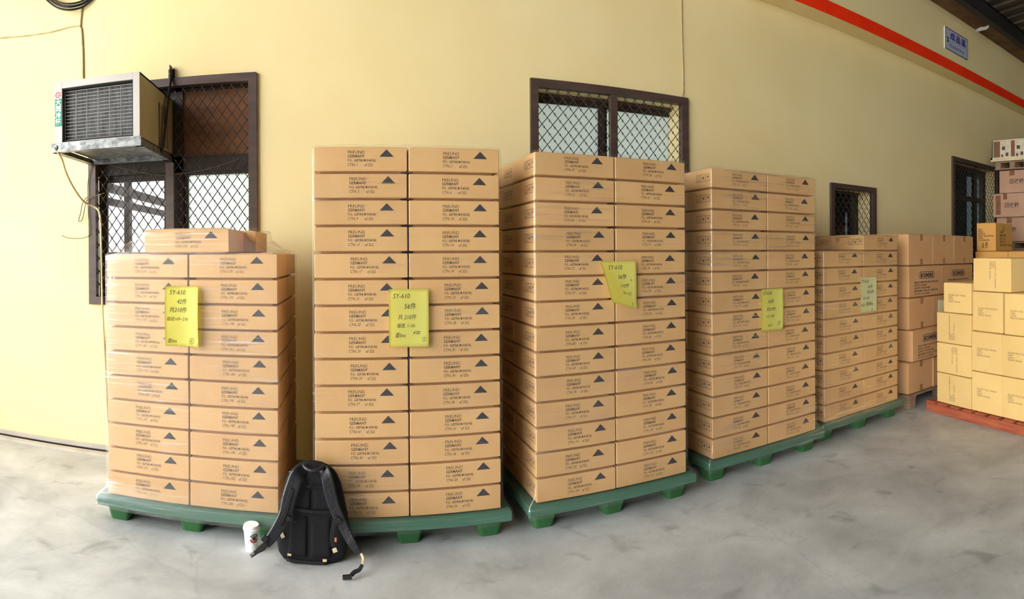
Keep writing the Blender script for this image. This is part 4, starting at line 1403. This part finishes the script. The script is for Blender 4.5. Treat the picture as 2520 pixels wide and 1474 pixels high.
# other strap
s2 = strap([L(792, 1152, 0.055), L(801, 1172, 0.022), L(808, 1205, 0.008), L(817, 1240, -0.002), L(830, 1272, -0.014), L(846, 1305, -0.030), L(862, 1336, -0.050), L(879, 1361, -0.062)], [.052, .058, .060, .056, .054, .050, .042, .030], 0.016, 'shoulder_strap', 'strap')
strap([L(884, 1362, -0.064), L(889, 1374, -0.075), L(888, 1388, -0.095)], [.012, .012, .012], 0.004, 'cord_loop', 'tan')
strap([L(887, 1390, -0.10), L(880, 1402, -0.115), L(868, 1408, -0.125), L(860, 1416, -0.14)], [.016, .020, .022, .020], 0.005, 'strap_tail', 'webbing', nor=Vector((0, -0.5, 0.86)))
bm = bmesh.new()
q = L(850, 1419, -0.150)
q.z = 0.018
obox(bm, q, Vector((0.022, 0.003, 0)), Vector((0, 0.003, 0.002)), Vector((-0.001, -0.008, 0.014)), bevel=0.0015)
finish('buckle', bm, 'buckle', bp)
bm = bmesh.new()
obox(bm, q + Vector((-0.0235, -0.002, 0)), Vector((0.002, 0, 0)), Vector((0, 0.003, 0.002)), Vector((0, -0.008, 0.014)))
finish('buckle_edge', bm, 'tan', bp)
strap([L(828, 1272, -0.030), L(820, 1288, -0.034), L(815, 1310, -0.034), L(814, 1335, -0.034), L(822, 1352, -0.036)], [.024, .024, .024, .022, .020], 0.005, 'strap_webbing', 'webbing')
def chip(name, px, py, y, w_, h_, mat, tilt=0.0, t=0.003):
    bm = bmesh.new()
    a = Vector((math.cos(tilt), 0, math.sin(tilt)))
    b = Vector((-math.sin(tilt), 0, math.cos(tilt)))
    obox(bm, L(px, py, y), a * w_ / 2, Vector((0, t, 0)), b * h_ / 2, bevel=0.0008)
    return finish(name, bm, mat, bp)
chip('buckle', 647, 1324, -0.066, 0.030, 0.026, 'buckle', 0.9, 0.006)
chip('buckle', 617, 1362, -0.104, 0.026, 0.012, 'galv', 0.75, 0.003)
chip('tag', 820, 1354, -0.045, 0.022, 0.020, 'tan', 0.35)
chip('tag', 708, 1364, -0.018, 0.020, 0.009, 'tan', -0.15)
chip('tag', 795, 1379, -0.022, 0.020, 0.012, 'tan', -0.05)
chip('side_label', 690, 1314, 0.02, 0.020, 0.036, 'tan', 0.45)
chip('side_label', 822, 1328, -0.040, 0.010, 0.020, 'orange', 0.0)
chip('side_label', 711, 1164, 0.08, 0.006, 0.020, 'tan', 0.2)
chip('buckle', 707, 1274, -0.026, 0.018, 0.022, 'buckle', -0.5, 0.006)
chip('buckle', 828, 1282, -0.036, 0.032, 0.018, 'buckle', 0.5, 0.005)
chip('side_tab', 850, 1262, 0.10, 0.012, 0.018, 'blue', 0.0)
bm = bmesh.new()
tube(bm, smooth_path([L(705, 1270, -0.030), L(716, 1276, -0.030), L(724, 1280, -0.020), L(722, 1288, -0.014)], 5), 0.003, 5)
finish('drawcord', bm, 'webbing', bp)
bm = bmesh.new()
tube(bm, smooth_path([L(752, 1198, 0.03), L(760, 1197, 0.022), L(763, 1190, 0.024), L(766, 1188, 0.03)], 5), 0.003, 5)
finish('cable_port', bm, 'webbing', bp)
